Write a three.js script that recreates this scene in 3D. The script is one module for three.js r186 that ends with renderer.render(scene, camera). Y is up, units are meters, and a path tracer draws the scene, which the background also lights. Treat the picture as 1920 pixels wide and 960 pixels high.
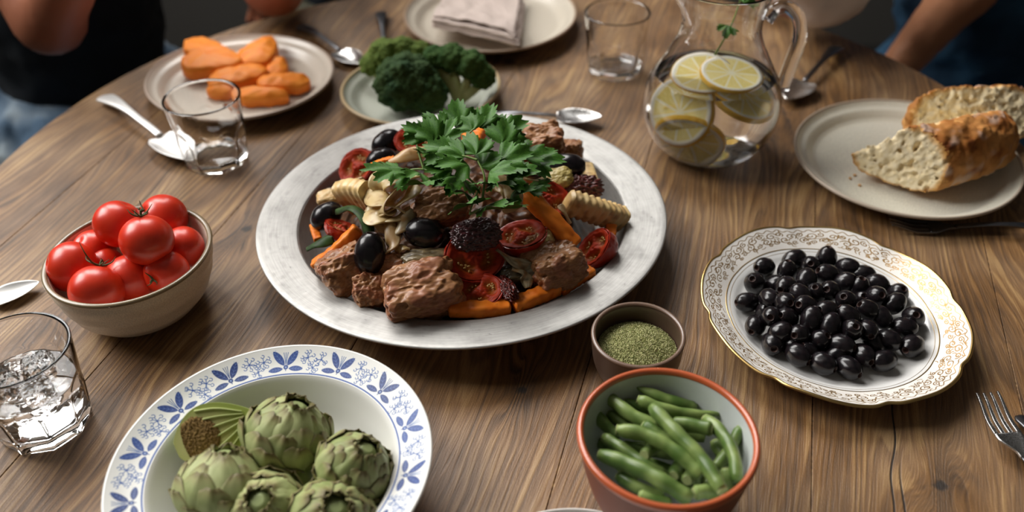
import * as THREE from 'three';
import { mergeGeometries, mergeVertices } from 'three/addons/utils/BufferGeometryUtils.js';
import { RectAreaLightUniformsLib } from 'three/addons/lights/RectAreaLightUniformsLib.js';
import { createNoise2D, createNoise3D } from 'simplex-noise';

// ---------- camera, sky, light, exposure ----------
const scene = new THREE.Scene();
const camera = new THREE.PerspectiveCamera(31.61, 2, 0.05, 40);
camera.position.set(0, 1.27874, 0);
camera.rotation.set(-0.662683, 0, -0.0227312, 'XYZ');
camera.focus = 0.725;
camera.userData.fStop = 3.5;
camera.updateMatrixWorld();

const renderer = new THREE.WebGLRenderer({ antialias: true });
renderer.toneMapping = THREE.LinearToneMapping;
renderer.toneMappingExposure = 1.4;
renderer.shadowMap.enabled = true;
renderer.shadowMap.type = THREE.PCFSoftShadowMap;

scene.background = new THREE.Color(0.75, 0.87, 1.0);       // pale overcast sky outside the window
scene.backgroundIntensity = 1.0;

RectAreaLightUniformsLib.init();
const WIN = { x0: -2.15, x1: 0.05, y0: 2.2, y1: 4.7, z: -2.7 };     // the window opening in the back wall
const SIDE = { z0: -2.55, z1: -0.55, y0: 1.9, y1: 4.5, x: -2.3 };  // the window opening in the left wall
const dayColor = new THREE.Color(1.0, 0.965, 0.92);
const backLight = new THREE.RectAreaLight(dayColor, 9.5, WIN.x1 - WIN.x0, WIN.y1 - WIN.y0);
backLight.position.set((WIN.x0 + WIN.x1) / 2, (WIN.y0 + WIN.y1) / 2, WIN.z - 0.16);
backLight.rotation.y = Math.PI;                                    // shines towards +z, into the room
backLight.name = 'window_1_daylight';
const sideLight = new THREE.RectAreaLight(dayColor, 9.5, SIDE.z1 - SIDE.z0, SIDE.y1 - SIDE.y0);
sideLight.position.set(SIDE.x - 0.16, (SIDE.y0 + SIDE.y1) / 2, (SIDE.z0 + SIDE.z1) / 2);
sideLight.rotation.y = -Math.PI / 2;                               // shines towards +x
sideLight.name = 'window_2_daylight';
scene.add(backLight, sideLight);

// ---------- helpers ----------
const TY = 0.75;                                                   // height of the table top
function rng(seed) { let a = seed >>> 0; return () => { a |= 0; a = a + 0x6D2B79F5 | 0; let t = Math.imul(a ^ a >>> 15, 1 | a); t = t + Math.imul(t ^ t >>> 7, 61 | t) ^ t; return ((t ^ t >>> 14) >>> 0) / 4294967296; }; }
const n2 = createNoise2D(rng(11)), n3 = createNoise3D(rng(12));
const fbm3 = (x, y, z, o = 3) => { let s = 0, a = 0.5, f = 1; for (let i = 0; i < o; i++) { s += a * n3(x * f, y * f, z * f); a *= 0.5; f *= 2.03; } return s; };
const fbm2 = (x, y) => 0.6 * n2(x, y) + 0.28 * n2(x * 2.1, y * 2.1) + 0.12 * n2(x * 4.3, y * 4.3);
const lin_grey = [0.30, 0.25, 0.21];
const ridge3 = (x, y, z) => 1 - Math.abs(n3(x, y, z));
const clamp = (x, a = 0, b = 1) => Math.min(b, Math.max(a, x));
const lerp = (a, b, t) => a + (b - a) * t;
const sstep = (a, b, x) => { const t = clamp((x - a) / (b - a)); return t * t * (3 - 2 * t); };
const mix3 = (a, b, t) => [lerp(a[0], b[0], t), lerp(a[1], b[1], t), lerp(a[2], b[2], t)];
const lin = (hex) => { const c = new THREE.Color(hex); return [c.r, c.g, c.b]; };
const V = (a) => new THREE.Vector3(a[0], a[1], a[2]);

const used = new Map();
function numbered(name) { const k = used.get(name) || 0; used.set(name, k + 1); return k ? `${name}_${String(k).padStart(3, '0')}` : name; }
function tag(o, label, category, group, kind) { o.userData = { ...o.userData, label, category }; if (group) o.userData.group = group; if (kind) o.userData.kind = kind; return o; }
function thing(name, label, category, pos = [0, 0, 0], turn = 0, group) {
  const o = new THREE.Group(); o.name = numbered(name); o.position.set(...pos); o.rotation.y = turn; tag(o, label, category, group); scene.add(o); return o;
}
function part(name, geo, mat, parent = scene) {
  const m = new THREE.Mesh(geo, mat); m.name = parent === scene ? numbered(name) : name; m.castShadow = m.receiveShadow = true; parent.add(m); return m;
}
function struct(name, geo, mat) { const m = part(name, geo, mat); m.userData.kind = 'structure'; return m; }
function copy(root, label, group) { const r = root.clone(); r.name = numbered(root.name.replace(/_\d{3}$/, '')); r.userData = { ...root.userData, label }; if (group) r.userData.group = group; scene.add(r); return r; }
function box(w, h, d, x = 0, y = 0, z = 0) { return new THREE.BoxGeometry(w, h, d).translate(x, y, z); }
function aim(o, dir, up = [0, 1, 0]) {                              // turns the +y axis of o towards dir
  o.quaternion.setFromUnitVectors(new THREE.Vector3(0, 1, 0), V(dir).normalize()); return o;
}
function bare(g) { for (const k of Object.keys(g.attributes)) if (k !== 'position') g.deleteAttribute(k); return g; }
function ball(detail) { return mergeVertices(bare(new THREE.IcosahedronGeometry(1, detail)), 1e-5); }
// moves every vertex by fn(unit vector) -> [x, y, z]
function shapeBall(detail, fn) {
  const g = ball(detail), p = g.attributes.position;
  for (let i = 0; i < p.count; i++) { const v = fn(p.getX(i), p.getY(i), p.getZ(i)); p.setXYZ(i, v[0], v[1], v[2]); }
  g.computeVertexNormals(); return g;
}
function paint(g, fn) {
  const p = g.attributes.position, n = g.attributes.normal, c = new Float32Array(p.count * 3);
  for (let i = 0; i < p.count; i++) { const k = fn(p.getX(i), p.getY(i), p.getZ(i), n.getX(i), n.getY(i), n.getZ(i)); c[i * 3] = k[0]; c[i * 3 + 1] = k[1]; c[i * 3 + 2] = k[2]; }
  g.setAttribute('color', new THREE.BufferAttribute(c, 3)); return g;
}
// turns a closed surface so that its faces look outwards
function outward(g) {
  const p = g.attributes.position, ix = g.index.array; let v = 0;
  for (let i = 0; i < ix.length; i += 3) { const [a, b, c] = [ix[i], ix[i + 1], ix[i + 2]], ax = p.getX(a), ay = p.getY(a), az = p.getZ(a), bx = p.getX(b), by = p.getY(b), bz = p.getZ(b), cx = p.getX(c), cy = p.getY(c), cz = p.getZ(c); v += ax * (by * cz - bz * cy) + ay * (bz * cx - bx * cz) + az * (bx * cy - by * cx); }
  if (v < 0) g.setIndex(Array.from(ix).reverse());
  g.computeVertexNormals(); return g;
}
// a closed grid surface: rows of rings, each ring fn(t, a) -> point, ends closed to their middle
function tubeGrid(nt, na, fn) {
  const pos = [], uv = [], idx = [];
  for (let i = 0; i <= nt; i++) for (let j = 0; j <= na; j++) { const q = fn(i / nt, j / na * Math.PI * 2); pos.push(...q); uv.push(j / na, i / nt); }
  for (let i = 0; i < nt; i++) for (let j = 0; j < na; j++) { const a = i * (na + 1) + j, b = a + na + 1; idx.push(a, b, a + 1, b, b + 1, a + 1); }
  const g0 = new THREE.BufferGeometry(); g0.setAttribute('position', new THREE.Float32BufferAttribute(pos, 3)); g0.setAttribute('uv', new THREE.Float32BufferAttribute(uv, 2)); g0.setIndex(idx);
  return g0;
}
// sweeps a section along points; rad(t, angle) -> distance from the path
function sweep(points, rad, nt = 40, na = 14) {
  const curve = new THREE.CatmullRomCurve3(points.map(V)), fr = curve.computeFrenetFrames(nt, false), pts = curve.getSpacedPoints(nt);
  let g = tubeGrid(nt + 2, na, (t, a) => {
    let i = Math.round(t * (nt + 2)) - 1; const end = i < 0 || i > nt; i = clamp(i, 0, nt);
    const r = end ? 0 : rad(i / nt, a), c = Math.cos(a) * r, s = Math.sin(a) * r, N = fr.normals[i], B = fr.binormals[i], p = pts[i];
    return [p.x + N.x * c + B.x * s, p.y + N.y * c + B.y * s, p.z + N.z * c + B.z * s];
  });
  return outward(mergeVertices(bare(g), 1e-7));
}
// a sheet with thickness; fn(t, s) -> point, t and s from 0 to 1
function sheet(nt, ns, thick, fn) {
  const pos = [], nor = [], e = 1e-3, out = [], idx = [], uv = [];
  for (let i = 0; i <= nt; i++) for (let j = 0; j <= ns; j++) {
    const t = i / nt, s = j / ns, p = V(fn(t, s));
    const a = V(fn(Math.min(1, t + e), s)).sub(V(fn(Math.max(0, t - e), s))), b = V(fn(t, Math.min(1, s + e))).sub(V(fn(t, Math.max(0, s - e))));
    const n = b.cross(a); if (n.lengthSq() < 1e-24) n.set(0, 1, 0); n.normalize();
    pos.push(p); nor.push(n); uv.push([s, t]);
  }
  const th = (t, s) => typeof thick === 'function' ? thick(t, s) : thick, N = pos.length, uvs = [];
  for (const side of [0.5, -0.5]) pos.forEach((p, k) => { const q = p.clone().addScaledVector(nor[k], side * th(Math.floor(k / (ns + 1)) / nt, (k % (ns + 1)) / ns)); out.push(q.x, q.y, q.z); uvs.push(...uv[k]); });
  const at = (i, j) => i * (ns + 1) + j;
  for (let i = 0; i < nt; i++) for (let j = 0; j < ns; j++) { const a = at(i, j), b = at(i, j + 1), c = at(i + 1, j), d = at(i + 1, j + 1); idx.push(a, b, c, b, d, c, N + a, N + c, N + b, N + b, N + c, N + d); }
  const rim = []; for (let j = 0; j < ns; j++) rim.push([at(0, j), at(0, j + 1)]); for (let i = 0; i < nt; i++) rim.push([at(i, ns), at(i + 1, ns)]);
  for (let j = ns; j > 0; j--) rim.push([at(nt, j), at(nt, j - 1)]); for (let i = nt; i > 0; i--) rim.push([at(i, 0), at(i - 1, 0)]);
  for (const [a, b] of rim) idx.push(a, N + a, b, b, N + a, N + b);
  const g = new THREE.BufferGeometry(); g.setAttribute('position', new THREE.Float32BufferAttribute(out, 3)); g.setAttribute('uv', new THREE.Float32BufferAttribute(uvs, 2)); g.setIndex(idx); g.computeVertexNormals(); return g;
}
// turns a profile of [radius, height] round y; warp(x, y, z) may move each vertex
function lathe(profile, segs = 96, warp) {
  const g = new THREE.LatheGeometry(profile.map(([r, y]) => new THREE.Vector2(Math.max(r, 0), y)), segs), p = g.attributes.position;
  if (warp) { for (let i = 0; i < p.count; i++) { const q = warp(p.getX(i), p.getY(i), p.getZ(i)); p.setXYZ(i, q[0], q[1], q[2]); } g.computeVertexNormals(); }
  return g;
}
// rounds a rough profile by a spline through its points
function smooth(points, n = 80) { return new THREE.SplineCurve(points.map(([a, b]) => new THREE.Vector2(a, b))).getPoints(n).map((v) => [v.x, v.y]); }
// surface nets: the zero level of a distance field in a box
function fieldMesh(sdf, lo, hi, cell) {
  const nx = Math.ceil((hi[0] - lo[0]) / cell) + 1, ny = Math.ceil((hi[1] - lo[1]) / cell) + 1, nz = Math.ceil((hi[2] - lo[2]) / cell) + 1;
  const f = new Float32Array(nx * ny * nz), id = new Int32Array(nx * ny * nz).fill(-1), at = (i, j, k) => (k * ny + j) * nx + i, pos = [], idx = [];
  for (let k = 0; k < nz; k++) for (let j = 0; j < ny; j++) for (let i = 0; i < nx; i++) f[at(i, j, k)] = sdf(lo[0] + i * cell, lo[1] + j * cell, lo[2] + k * cell);
  const edges = []; for (let a = 0; a < 8; a++) for (const b of [1, 2, 4]) if (!(a & b)) edges.push([a, a | b]);
  for (let k = 0; k < nz - 1; k++) for (let j = 0; j < ny - 1; j++) for (let i = 0; i < nx - 1; i++) {
    const v = []; let m = 0; for (let c = 0; c < 8; c++) { v[c] = f[at(i + (c & 1), j + (c >> 1 & 1), k + (c >> 2))]; if (v[c] < 0) m++; }
    if (!m || m === 8) continue;
    let x = 0, y = 0, z = 0, n = 0;
    for (const [a, b] of edges) if (v[a] < 0 !== v[b] < 0) { const t = v[a] / (v[a] - v[b]); x += (a & 1) + t * ((b & 1) - (a & 1)); y += (a >> 1 & 1) + t * ((b >> 1 & 1) - (a >> 1 & 1)); z += (a >> 2) + t * ((b >> 2) - (a >> 2)); n++; }
    id[at(i, j, k)] = pos.length / 3; pos.push(lo[0] + (i + x / n) * cell, lo[1] + (j + y / n) * cell, lo[2] + (k + z / n) * cell);
  }
  const quad = (a, b, c, d, flip) => { if (a < 0 || b < 0 || c < 0 || d < 0) return; flip ? idx.push(a, c, b, a, d, c) : idx.push(a, b, c, a, c, d); };
  for (let k = 1; k < nz - 1; k++) for (let j = 1; j < ny - 1; j++) for (let i = 1; i < nx - 1; i++) {
    const s = f[at(i, j, k)] < 0;
    if (s !== f[at(i + 1, j, k)] < 0) quad(id[at(i, j - 1, k - 1)], id[at(i, j, k - 1)], id[at(i, j, k)], id[at(i, j - 1, k)], !s);
    if (s !== f[at(i, j + 1, k)] < 0) quad(id[at(i - 1, j, k - 1)], id[at(i - 1, j, k)], id[at(i, j, k)], id[at(i, j, k - 1)], !s);
    if (s !== f[at(i, j, k + 1)] < 0) quad(id[at(i - 1, j - 1, k)], id[at(i, j - 1, k)], id[at(i, j, k)], id[at(i - 1, j, k)], !s);
  }
  const g = new THREE.BufferGeometry(); g.setAttribute('position', new THREE.Float32BufferAttribute(pos, 3)); g.setIndex(idx); g.computeVertexNormals(); return g;
}
// keeps the triangles for which test(centre) holds
function pick(g, test) {
  const p = g.attributes.position, src = g.index.array, idx = [];
  for (let i = 0; i < src.length; i += 3) { const [a, b, c] = [src[i], src[i + 1], src[i + 2]]; if (test((p.getX(a) + p.getX(b) + p.getX(c)) / 3, (p.getY(a) + p.getY(b) + p.getY(c)) / 3, (p.getZ(a) + p.getZ(b) + p.getZ(c)) / 3)) idx.push(a, b, c); }
  const map = new Map(), q = [], nn = [], n = g.attributes.normal, out = idx.map((v) => { if (!map.has(v)) { map.set(v, q.length / 3); q.push(p.getX(v), p.getY(v), p.getZ(v)); nn.push(n.getX(v), n.getY(v), n.getZ(v)); } return map.get(v); });
  const r = new THREE.BufferGeometry(); r.setAttribute('position', new THREE.Float32BufferAttribute(q, 3)); r.setAttribute('normal', new THREE.Float32BufferAttribute(nn, 3)); r.setIndex(out); return r;
}
const smin = (a, b, k) => { const h = clamp(0.5 + 0.5 * (b - a) / k); return lerp(b, a, h) - k * h * (1 - h); };
function capsule(x, y, z, a, b, ra, rb) {
  const bx = b[0] - a[0], by = b[1] - a[1], bz = b[2] - a[2], px = x - a[0], py = y - a[1], pz = z - a[2];
  const t = clamp((px * bx + py * by + pz * bz) / (bx * bx + by * by + bz * bz + 1e-12));
  return Math.hypot(px - bx * t, py - by * t, pz - bz * t) - lerp(ra, rb, t);
}
function dataTex(w, h, fn, srgb = false) {
  const d = new Uint8Array(w * h * 4);
  for (let j = 0; j < h; j++) for (let i = 0; i < w; i++) { const c = fn(i / w, j / h), k = (j * w + i) * 4; d[k] = c[0] * 255; d[k + 1] = c[1] * 255; d[k + 2] = c[2] * 255; d[k + 3] = 255; }
  const t = new THREE.DataTexture(d, w, h); t.magFilter = THREE.LinearFilter; t.minFilter = THREE.LinearMipmapLinearFilter; t.generateMipmaps = true; t.wrapS = t.wrapT = THREE.RepeatWrapping;
  if (srgb) t.colorSpace = THREE.SRGBColorSpace; t.needsUpdate = true; return t;
}
const srgb = (l) => clamp(l <= 0.0031308 ? l * 12.92 : 1.055 * Math.pow(l, 1 / 2.4) - 0.055);
function canvasTex(w, h, draw, isColor = true) {
  const c = document.createElement('canvas'); c.width = w; c.height = h; draw(c.getContext('2d'), w, h);
  const t = new THREE.CanvasTexture(c); t.wrapS = t.wrapT = THREE.RepeatWrapping; t.anisotropy = 8; if (isColor) t.colorSpace = THREE.SRGBColorSpace; return t;
}
const std = (o) => new THREE.MeshStandardMaterial(o), phys = (o) => new THREE.MeshPhysicalMaterial(o);
const RGB = (r, g, b) => new THREE.Color().setRGB(r, g, b);
const vc = (o) => phys({ vertexColors: true, ...o });


// ---------- the room ----------
{
  const plaster = std({ color: RGB(0.085, 0.08, 0.072), roughness: 0.95, bumpMap: dataTex(128, 128, (u, v) => { const h = 0.5 + 0.4 * fbm3(u * 9, v * 9, 1); return [h, h, h]; }), bumpScale: 0.002 });
  const boards = std({ color: RGB(0.011, 0.010, 0.009), roughness: 0.7 }), paint_ = std({ color: RGB(0.55, 0.55, 0.53), roughness: 0.6 });
  const X0 = SIDE.x, X1 = 3.3, Z0 = WIN.z, Z1 = 2.4, H = 5.2, T = 0.15;
  struct('floor', box(X1 - X0, 0.1, Z1 - Z0, (X0 + X1) / 2, -0.05, (Z0 + Z1) / 2), boards);
  struct('ceiling', box(X1 - X0 + 2 * T, T, Z1 - Z0 + 2 * T, (X0 + X1) / 2, H + T / 2, (Z0 + Z1) / 2), plaster);
  struct('wall_right', box(T, H, Z1 - Z0, X1 + T / 2, H / 2, (Z0 + Z1) / 2), plaster);
  struct('wall_front', box(X1 - X0 + 2 * T, H, T, (X0 + X1) / 2, H / 2, Z1 + T / 2), plaster);
  // a wall along a, from a0 to a1, round an opening w
  const holed = (a0, a1, w) => [[a0, w.a0, 0, H], [w.a1, a1, 0, H], [w.a0, w.a1, 0, w.y0], [w.a0, w.a1, w.y1, H]];
  struct('wall_back', mergeGeometries(holed(X0 - T, X1 + T, { a0: WIN.x0, a1: WIN.x1, ...WIN }).map(([a, b, c, d]) => box(b - a, d - c, T, (a + b) / 2, (c + d) / 2, Z0 - T / 2))), plaster);
  struct('wall_left', mergeGeometries(holed(Z0, Z1, { a0: SIDE.z0, a1: SIDE.z1, ...SIDE }).map(([a, b, c, d]) => box(T, d - c, b - a, X0 - T / 2, (c + d) / 2, (a + b) / 2))), plaster);
  const pane = phys({ color: 0xffffff, roughness: 0, transmission: 1, thickness: 0, ior: 1.5 });
  const window_ = (name, w, h, pos, turn) => {
    const win = new THREE.Group(); win.name = name; win.position.set(...pos); win.rotation.y = turn; win.userData.kind = 'structure'; scene.add(win);
    part('window_frame', mergeGeometries([box(w, 0.06, 0.06, 0, h / 2 - 0.03), box(w, 0.06, 0.06, 0, -h / 2 + 0.03), box(0.06, h - 0.12, 0.06, -w / 2 + 0.03), box(0.06, h - 0.12, 0.06, w / 2 - 0.03)]), paint_, win);
    part('mullion', box(0.03, h - 0.12, 0.04), paint_, win);
    for (const k of [-1, 1]) part('pane', box(w / 2 - 0.08, h - 0.12, 0.004, k * (w / 4 - 0.02)), pane, win);
  };
  window_('window_1', WIN.x1 - WIN.x0, WIN.y1 - WIN.y0, [(WIN.x0 + WIN.x1) / 2, (WIN.y0 + WIN.y1) / 2, WIN.z - 0.06], 0);
  window_('window_2', SIDE.z1 - SIDE.z0, SIDE.y1 - SIDE.y0, [SIDE.x - 0.06, (SIDE.y0 + SIDE.y1) / 2, (SIDE.z0 + SIDE.z1) / 2], Math.PI / 2);
}

// ---------- the round table of stained planks ----------
const GRAIN = 0.2793, GC = Math.cos(GRAIN), GS = Math.sin(GRAIN), TABLE = { x: 0, z: -0.80, r: 0.57 };
const toUV = (x, z) => [x * GC + z * GS, x * GS - z * GC];
const woodMaps = (u0) => {
  const W = 2048, SU = 0.65, SV = 1.2, v0 = 0.17;
  const knots = [[-0.556, 0.566, 0.014], [-0.134, 0.485, 0.007], [0.178, 0.468, 0.008], [0.02, 0.985, 0.013], [-0.455, 0.63, 0.009], [-0.30, 1.05, 0.012], [0.27, 0.9, 0.01], [-0.40, 0.88, 0.006]];
  const cracks = [[0.147, 0.30, 0.62], [0.152, 0.28, 0.50], [-0.588, 0.5, 0.80], [-0.20, 0.2, 0.33]];
  const dark = lin('#3d2a19'), mid = lin('#7e5a34'), light = lin('#c29d69'), grey = [0.25, 0.215, 0.175];
  const h = new Float32Array(W * W);
  const map = dataTex(W, W, (a, b) => {
    const u = u0 + a * SU, v = v0 + b * SV, pl = Math.floor((u + 0.482) / 0.195);
    let w = 0.022 * n2(u * 5 + pl * 7, v * 1.4) + 0.006 * n2(u * 19, v * 4 + 9) + 0.0006 * n2(u * 130, v * 14), spot = 0, near = 0;
    for (const [ku, kv, kr] of knots) { const du = u - ku, dv = (v - kv) * 0.5, d2 = du * du + dv * dv; if (d2 > 0.02) continue; const q = Math.exp(-d2 / (kr * kr * 7)); w += q * kr * 2.4 * Math.sign(du) * Math.min(1, Math.abs(du) / kr * 1.2); near = Math.max(near, q); spot = Math.max(spot, 1 - sstep(kr * 0.30, kr * 0.85, Math.hypot(du, v - kv) * (1 + 0.25 * n2(u * 160, v * 160)))); }
    const s = (u + w) / 0.0075 + 0.8 * n2(u * 30, v * 3), fr = s - Math.floor(s), sharp = n2(Math.floor(s) * 3.7, v * 1.5), band = sstep(0.02, 0.70, fr) * (1 - sstep(0.80, 1, fr));
    const wide = 0.5 + 0.5 * n2((u + w) * 24 + pl * 3, v * 1.7), fib = n2(u * 1500 + w * 900, v * 34) * 0.45 + n2(u * 620 + w * 500, v * 17) * 0.35 + n2((u + w) * 260, v * 8) * 0.3;
    const worn = fbm2(u * 8 + 4, v * 5), streak = sstep(0.1, 0.9, n2((u + w) * 75 + pl, v * 3.2)), grit = n2(u * 1900, v * 520);
    let t = 0.36 + 0.26 * (band - 0.45) * (0.3 + wide + 0.5 * sharp) + 0.22 * fib + 0.28 * worn + 0.08 * grit + 0.14 * (wide - 0.5) + 0.26 * streak * (0.6 + 0.5 * worn);
    t -= 0.20 * sstep(0.15, 0.9, near); t = clamp(t);
    let c = t < 0.45 ? mix3(dark, mid, t / 0.45) : mix3(mid, light, (t - 0.45) / 0.55);
    c = mix3(c, grey, 0.22 * clamp(0.4 + worn - 0.3 * streak)); c = mix3(c, [0.018, 0.015, 0.013], spot * 0.9);
    let ck = 0; for (const [cu, a0, a1] of cracks) if (v > a0 && v < a1) { const k = Math.abs(u - cu - 0.004 * n2(v * 11, cu * 50)); ck = Math.max(ck, (1 - sstep(0.0003, 0.0010, k)) * sstep(a0, a0 + 0.05, v) * (1 - sstep(a1 - 0.05, a1, v))); }
    c = mix3(c, [0.012, 0.009, 0.007], ck);
    h[Math.round(b * W) * W + Math.round(a * W)] = clamp(0.5 + 0.25 * fib + 0.16 * (band - 0.5) - 0.3 * spot - 0.9 * ck + 0.08 * grit);
    return [srgb(c[0]), srgb(c[1]), srgb(c[2])];
  }, true);
  const bump = dataTex(W, W, (a, b) => { const k = h[Math.round(b * W) * W + Math.round(a * W)]; return [k, 0.56 + 0.25 * (0.5 - k), k]; });
  for (const t of [map, bump]) { t.repeat.set(1 / SU, 1 / SV); t.offset.set(-u0 / SU, -v0 / SV); }
  return std({ map, roughness: 0.95, roughnessMap: bump, bumpMap: bump, bumpScale: 0.0006, metalness: 0 });
};
{
  const woods = [woodMaps(-0.93), woodMaps(-0.287)];
  const legWood = std({ color: RGB(0.07, 0.045, 0.03), roughness: 0.7 });
  const t = thing('dining_table', 'large round dining table of worn brown stained planks under all the dishes', 'table', [TABLE.x, 0, TABLE.z]);
  const [u0, v0] = toUV(TABLE.x, TABLE.z), seams = [u0 - TABLE.r, -0.678, -0.482, -0.285, -0.088, 0.09, 0.245, u0 + TABLE.r];
  const m = new THREE.Matrix4().makeBasis(new THREE.Vector3(GC, 0, GS), new THREE.Vector3(GS, 0, -GC), new THREE.Vector3(0, 1, 0));
  for (let k = 0; k + 1 < seams.length; k++) {
    const a = seams[k] + 0.0002, b = seams[k + 1] - 0.0002, s = new THREE.Shape(), half = (u) => Math.sqrt(Math.max(0, TABLE.r ** 2 - (u - u0) ** 2)), up = [], dn = [];
    for (let i = 0; i <= 40; i++) { const u = lerp(a, b, i / 40); up.push([u, v0 + half(u)]); dn.push([u, v0 - half(u)]); }
    [...up, ...dn.reverse()].forEach(([x, y], i) => i ? s.lineTo(x, y) : s.moveTo(x, y));
    const g = new THREE.ExtrudeGeometry(s, { depth: 0.0346, bevelEnabled: true, bevelThickness: 0.0007, bevelSize: 0.0007, bevelOffset: -0.0007, bevelSegments: 2 });
    g.translate(0, 0, -0.0352); g.applyMatrix4(m); g.translate(-TABLE.x, TY, -TABLE.z);
    part('plank', g, woods[k < 3 ? 0 : 1], t);
  }
  part('apron', new THREE.CylinderGeometry(0.44, 0.44, 0.08, 64, 1, false).translate(0, TY - 0.0765, 0), legWood, t);
  for (let k = 0; k < 4; k++) { const a = k * Math.PI / 2 + 0.5; part('leg', new THREE.CylinderGeometry(0.035, 0.024, TY - 0.115, 20).translate(Math.cos(a) * 0.36, (TY - 0.115) / 2, Math.sin(a) * 0.36), legWood, t); }
}


// ---------- plates, bowls and the platter ----------
// every dish is turned once round and then stretched by what its rim measures: [x, z, long radius, short radius, turn]
const stretch = (rx, rz, turn) => (g) => g.scale(rx, 1, rz).rotateY(-turn);
const speck = dataTex(512, 512, (u, v) => { const a = n2(u * 190, v * 190), b = n2(u * 40 + 7, v * 40), s = a > 0.78 ? 0.72 : 1, m = s * (0.95 + 0.05 * b); return [m, m * 0.985, m * 0.96]; }, true);
speck.repeat.set(6, 2);
const stoneware = phys({ map: speck, color: RGB(0.70, 0.65, 0.58), roughness: 0.34, clearcoat: 0.25, clearcoatRoughness: 0.25 });
const stonewareEdge = phys({ color: RGB(0.36, 0.25, 0.17), roughness: 0.4 });
const footClay = std({ color: RGB(0.22, 0.16, 0.11), roughness: 0.8 });
const PLATE = { r: 1 };
// a coupe plate: base, flat well, raised lip; h is the rim height, R its radius
function dinnerPlate(name, label, [x, z, rx, rz, turn], h, mat, edgeMat, lipWidth = 0.028) {
  const t = thing(name, label, 'plate', [x, TY, z]), k = stretch(rx, rz, turn);
  const well = smooth([[0, 0.0065], [0.40, 0.0065], [0.72, 0.0068], [0.80, 0.0085], [0.845, 0.0125], [0.88, 0.0155], [0.93, h - 0.0045], [0.975, h - 0.0006], [0.985, h]], 70);
  part('well', k(lathe([...well, [0.985, h - 0.001], [0.9, h - 0.009], [0.7, 0.0035], [0.62, 0.0028], [0.6, 0.0004], [0.56, 0.0004], [0.54, 0.0026], [0, 0.0026]], 128)), mat, t);
  const e = []; for (let i = 0; i <= 12; i++) { const a = Math.PI * 1.75 - i / 12 * Math.PI * 2; e.push([0.985 + Math.cos(a) * lipWidth / 2, h - 0.0012 + Math.sin(a) * 0.0019]); }
  part('rim', k(lathe(e, 128)), edgeMat, t);
  return t;
}
const CARROT = [-.3328, -1.0305, .1125, .1200, -.82], BREAD = [.4168, -.8104, .1142, .1195, .43], BROC = [-.1052, -.9886, .0967, .0948, -.61], NAP = [-.0225, -1.2050, .1205, .1290, -.07];
dinnerPlate('dinner_plate', 'speckled beige stoneware plate with brown edge under thick orange slices', CARROT, 0.022, stoneware, phys({ color: RGB(0.46, 0.37, 0.30), roughness: 0.4 }));
dinnerPlate('dinner_plate', 'greyish speckled stoneware plate with brown edge under the torn bread', BREAD, 0.022, phys({ map: speck, color: RGB(0.76, 0.75, 0.67), roughness: 0.3, clearcoat: 0.3, clearcoatRoughness: 0.2 }), phys({ color: RGB(0.44, 0.36, 0.28), roughness: 0.4 }));
dinnerPlate('side_plate', 'small pale green plate with a golden tan rim under the broccoli', BROC, 0.022, phys({ map: speck, color: RGB(0.60, 0.64, 0.58), roughness: 0.25, clearcoat: 0.4, clearcoatRoughness: 0.2 }), phys({ color: RGB(0.50, 0.37, 0.20), roughness: 0.35 }), 0.045);
dinnerPlate('dinner_plate', 'cream stoneware plate with brown edge under a folded linen napkin', NAP, 0.022, phys({ map: speck, color: RGB(0.66, 0.61, 0.53), roughness: 0.34, clearcoat: 0.25, clearcoatRoughness: 0.25 }), stonewareEdge);
{ // only the edge of this plate reaches into the picture
  const c = [.0342, .77, -.3752];
  dinnerPlate('side_plate', 'white plate of which only the edge shows at the bottom of the photo', [c[0], c[2] + 0.082, .082, .082, 0], 0.02, phys({ color: RGB(0.72, 0.70, 0.66), roughness: 0.25 }), phys({ color: RGB(0.72, 0.70, 0.66), roughness: 0.25 }));
}
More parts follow.
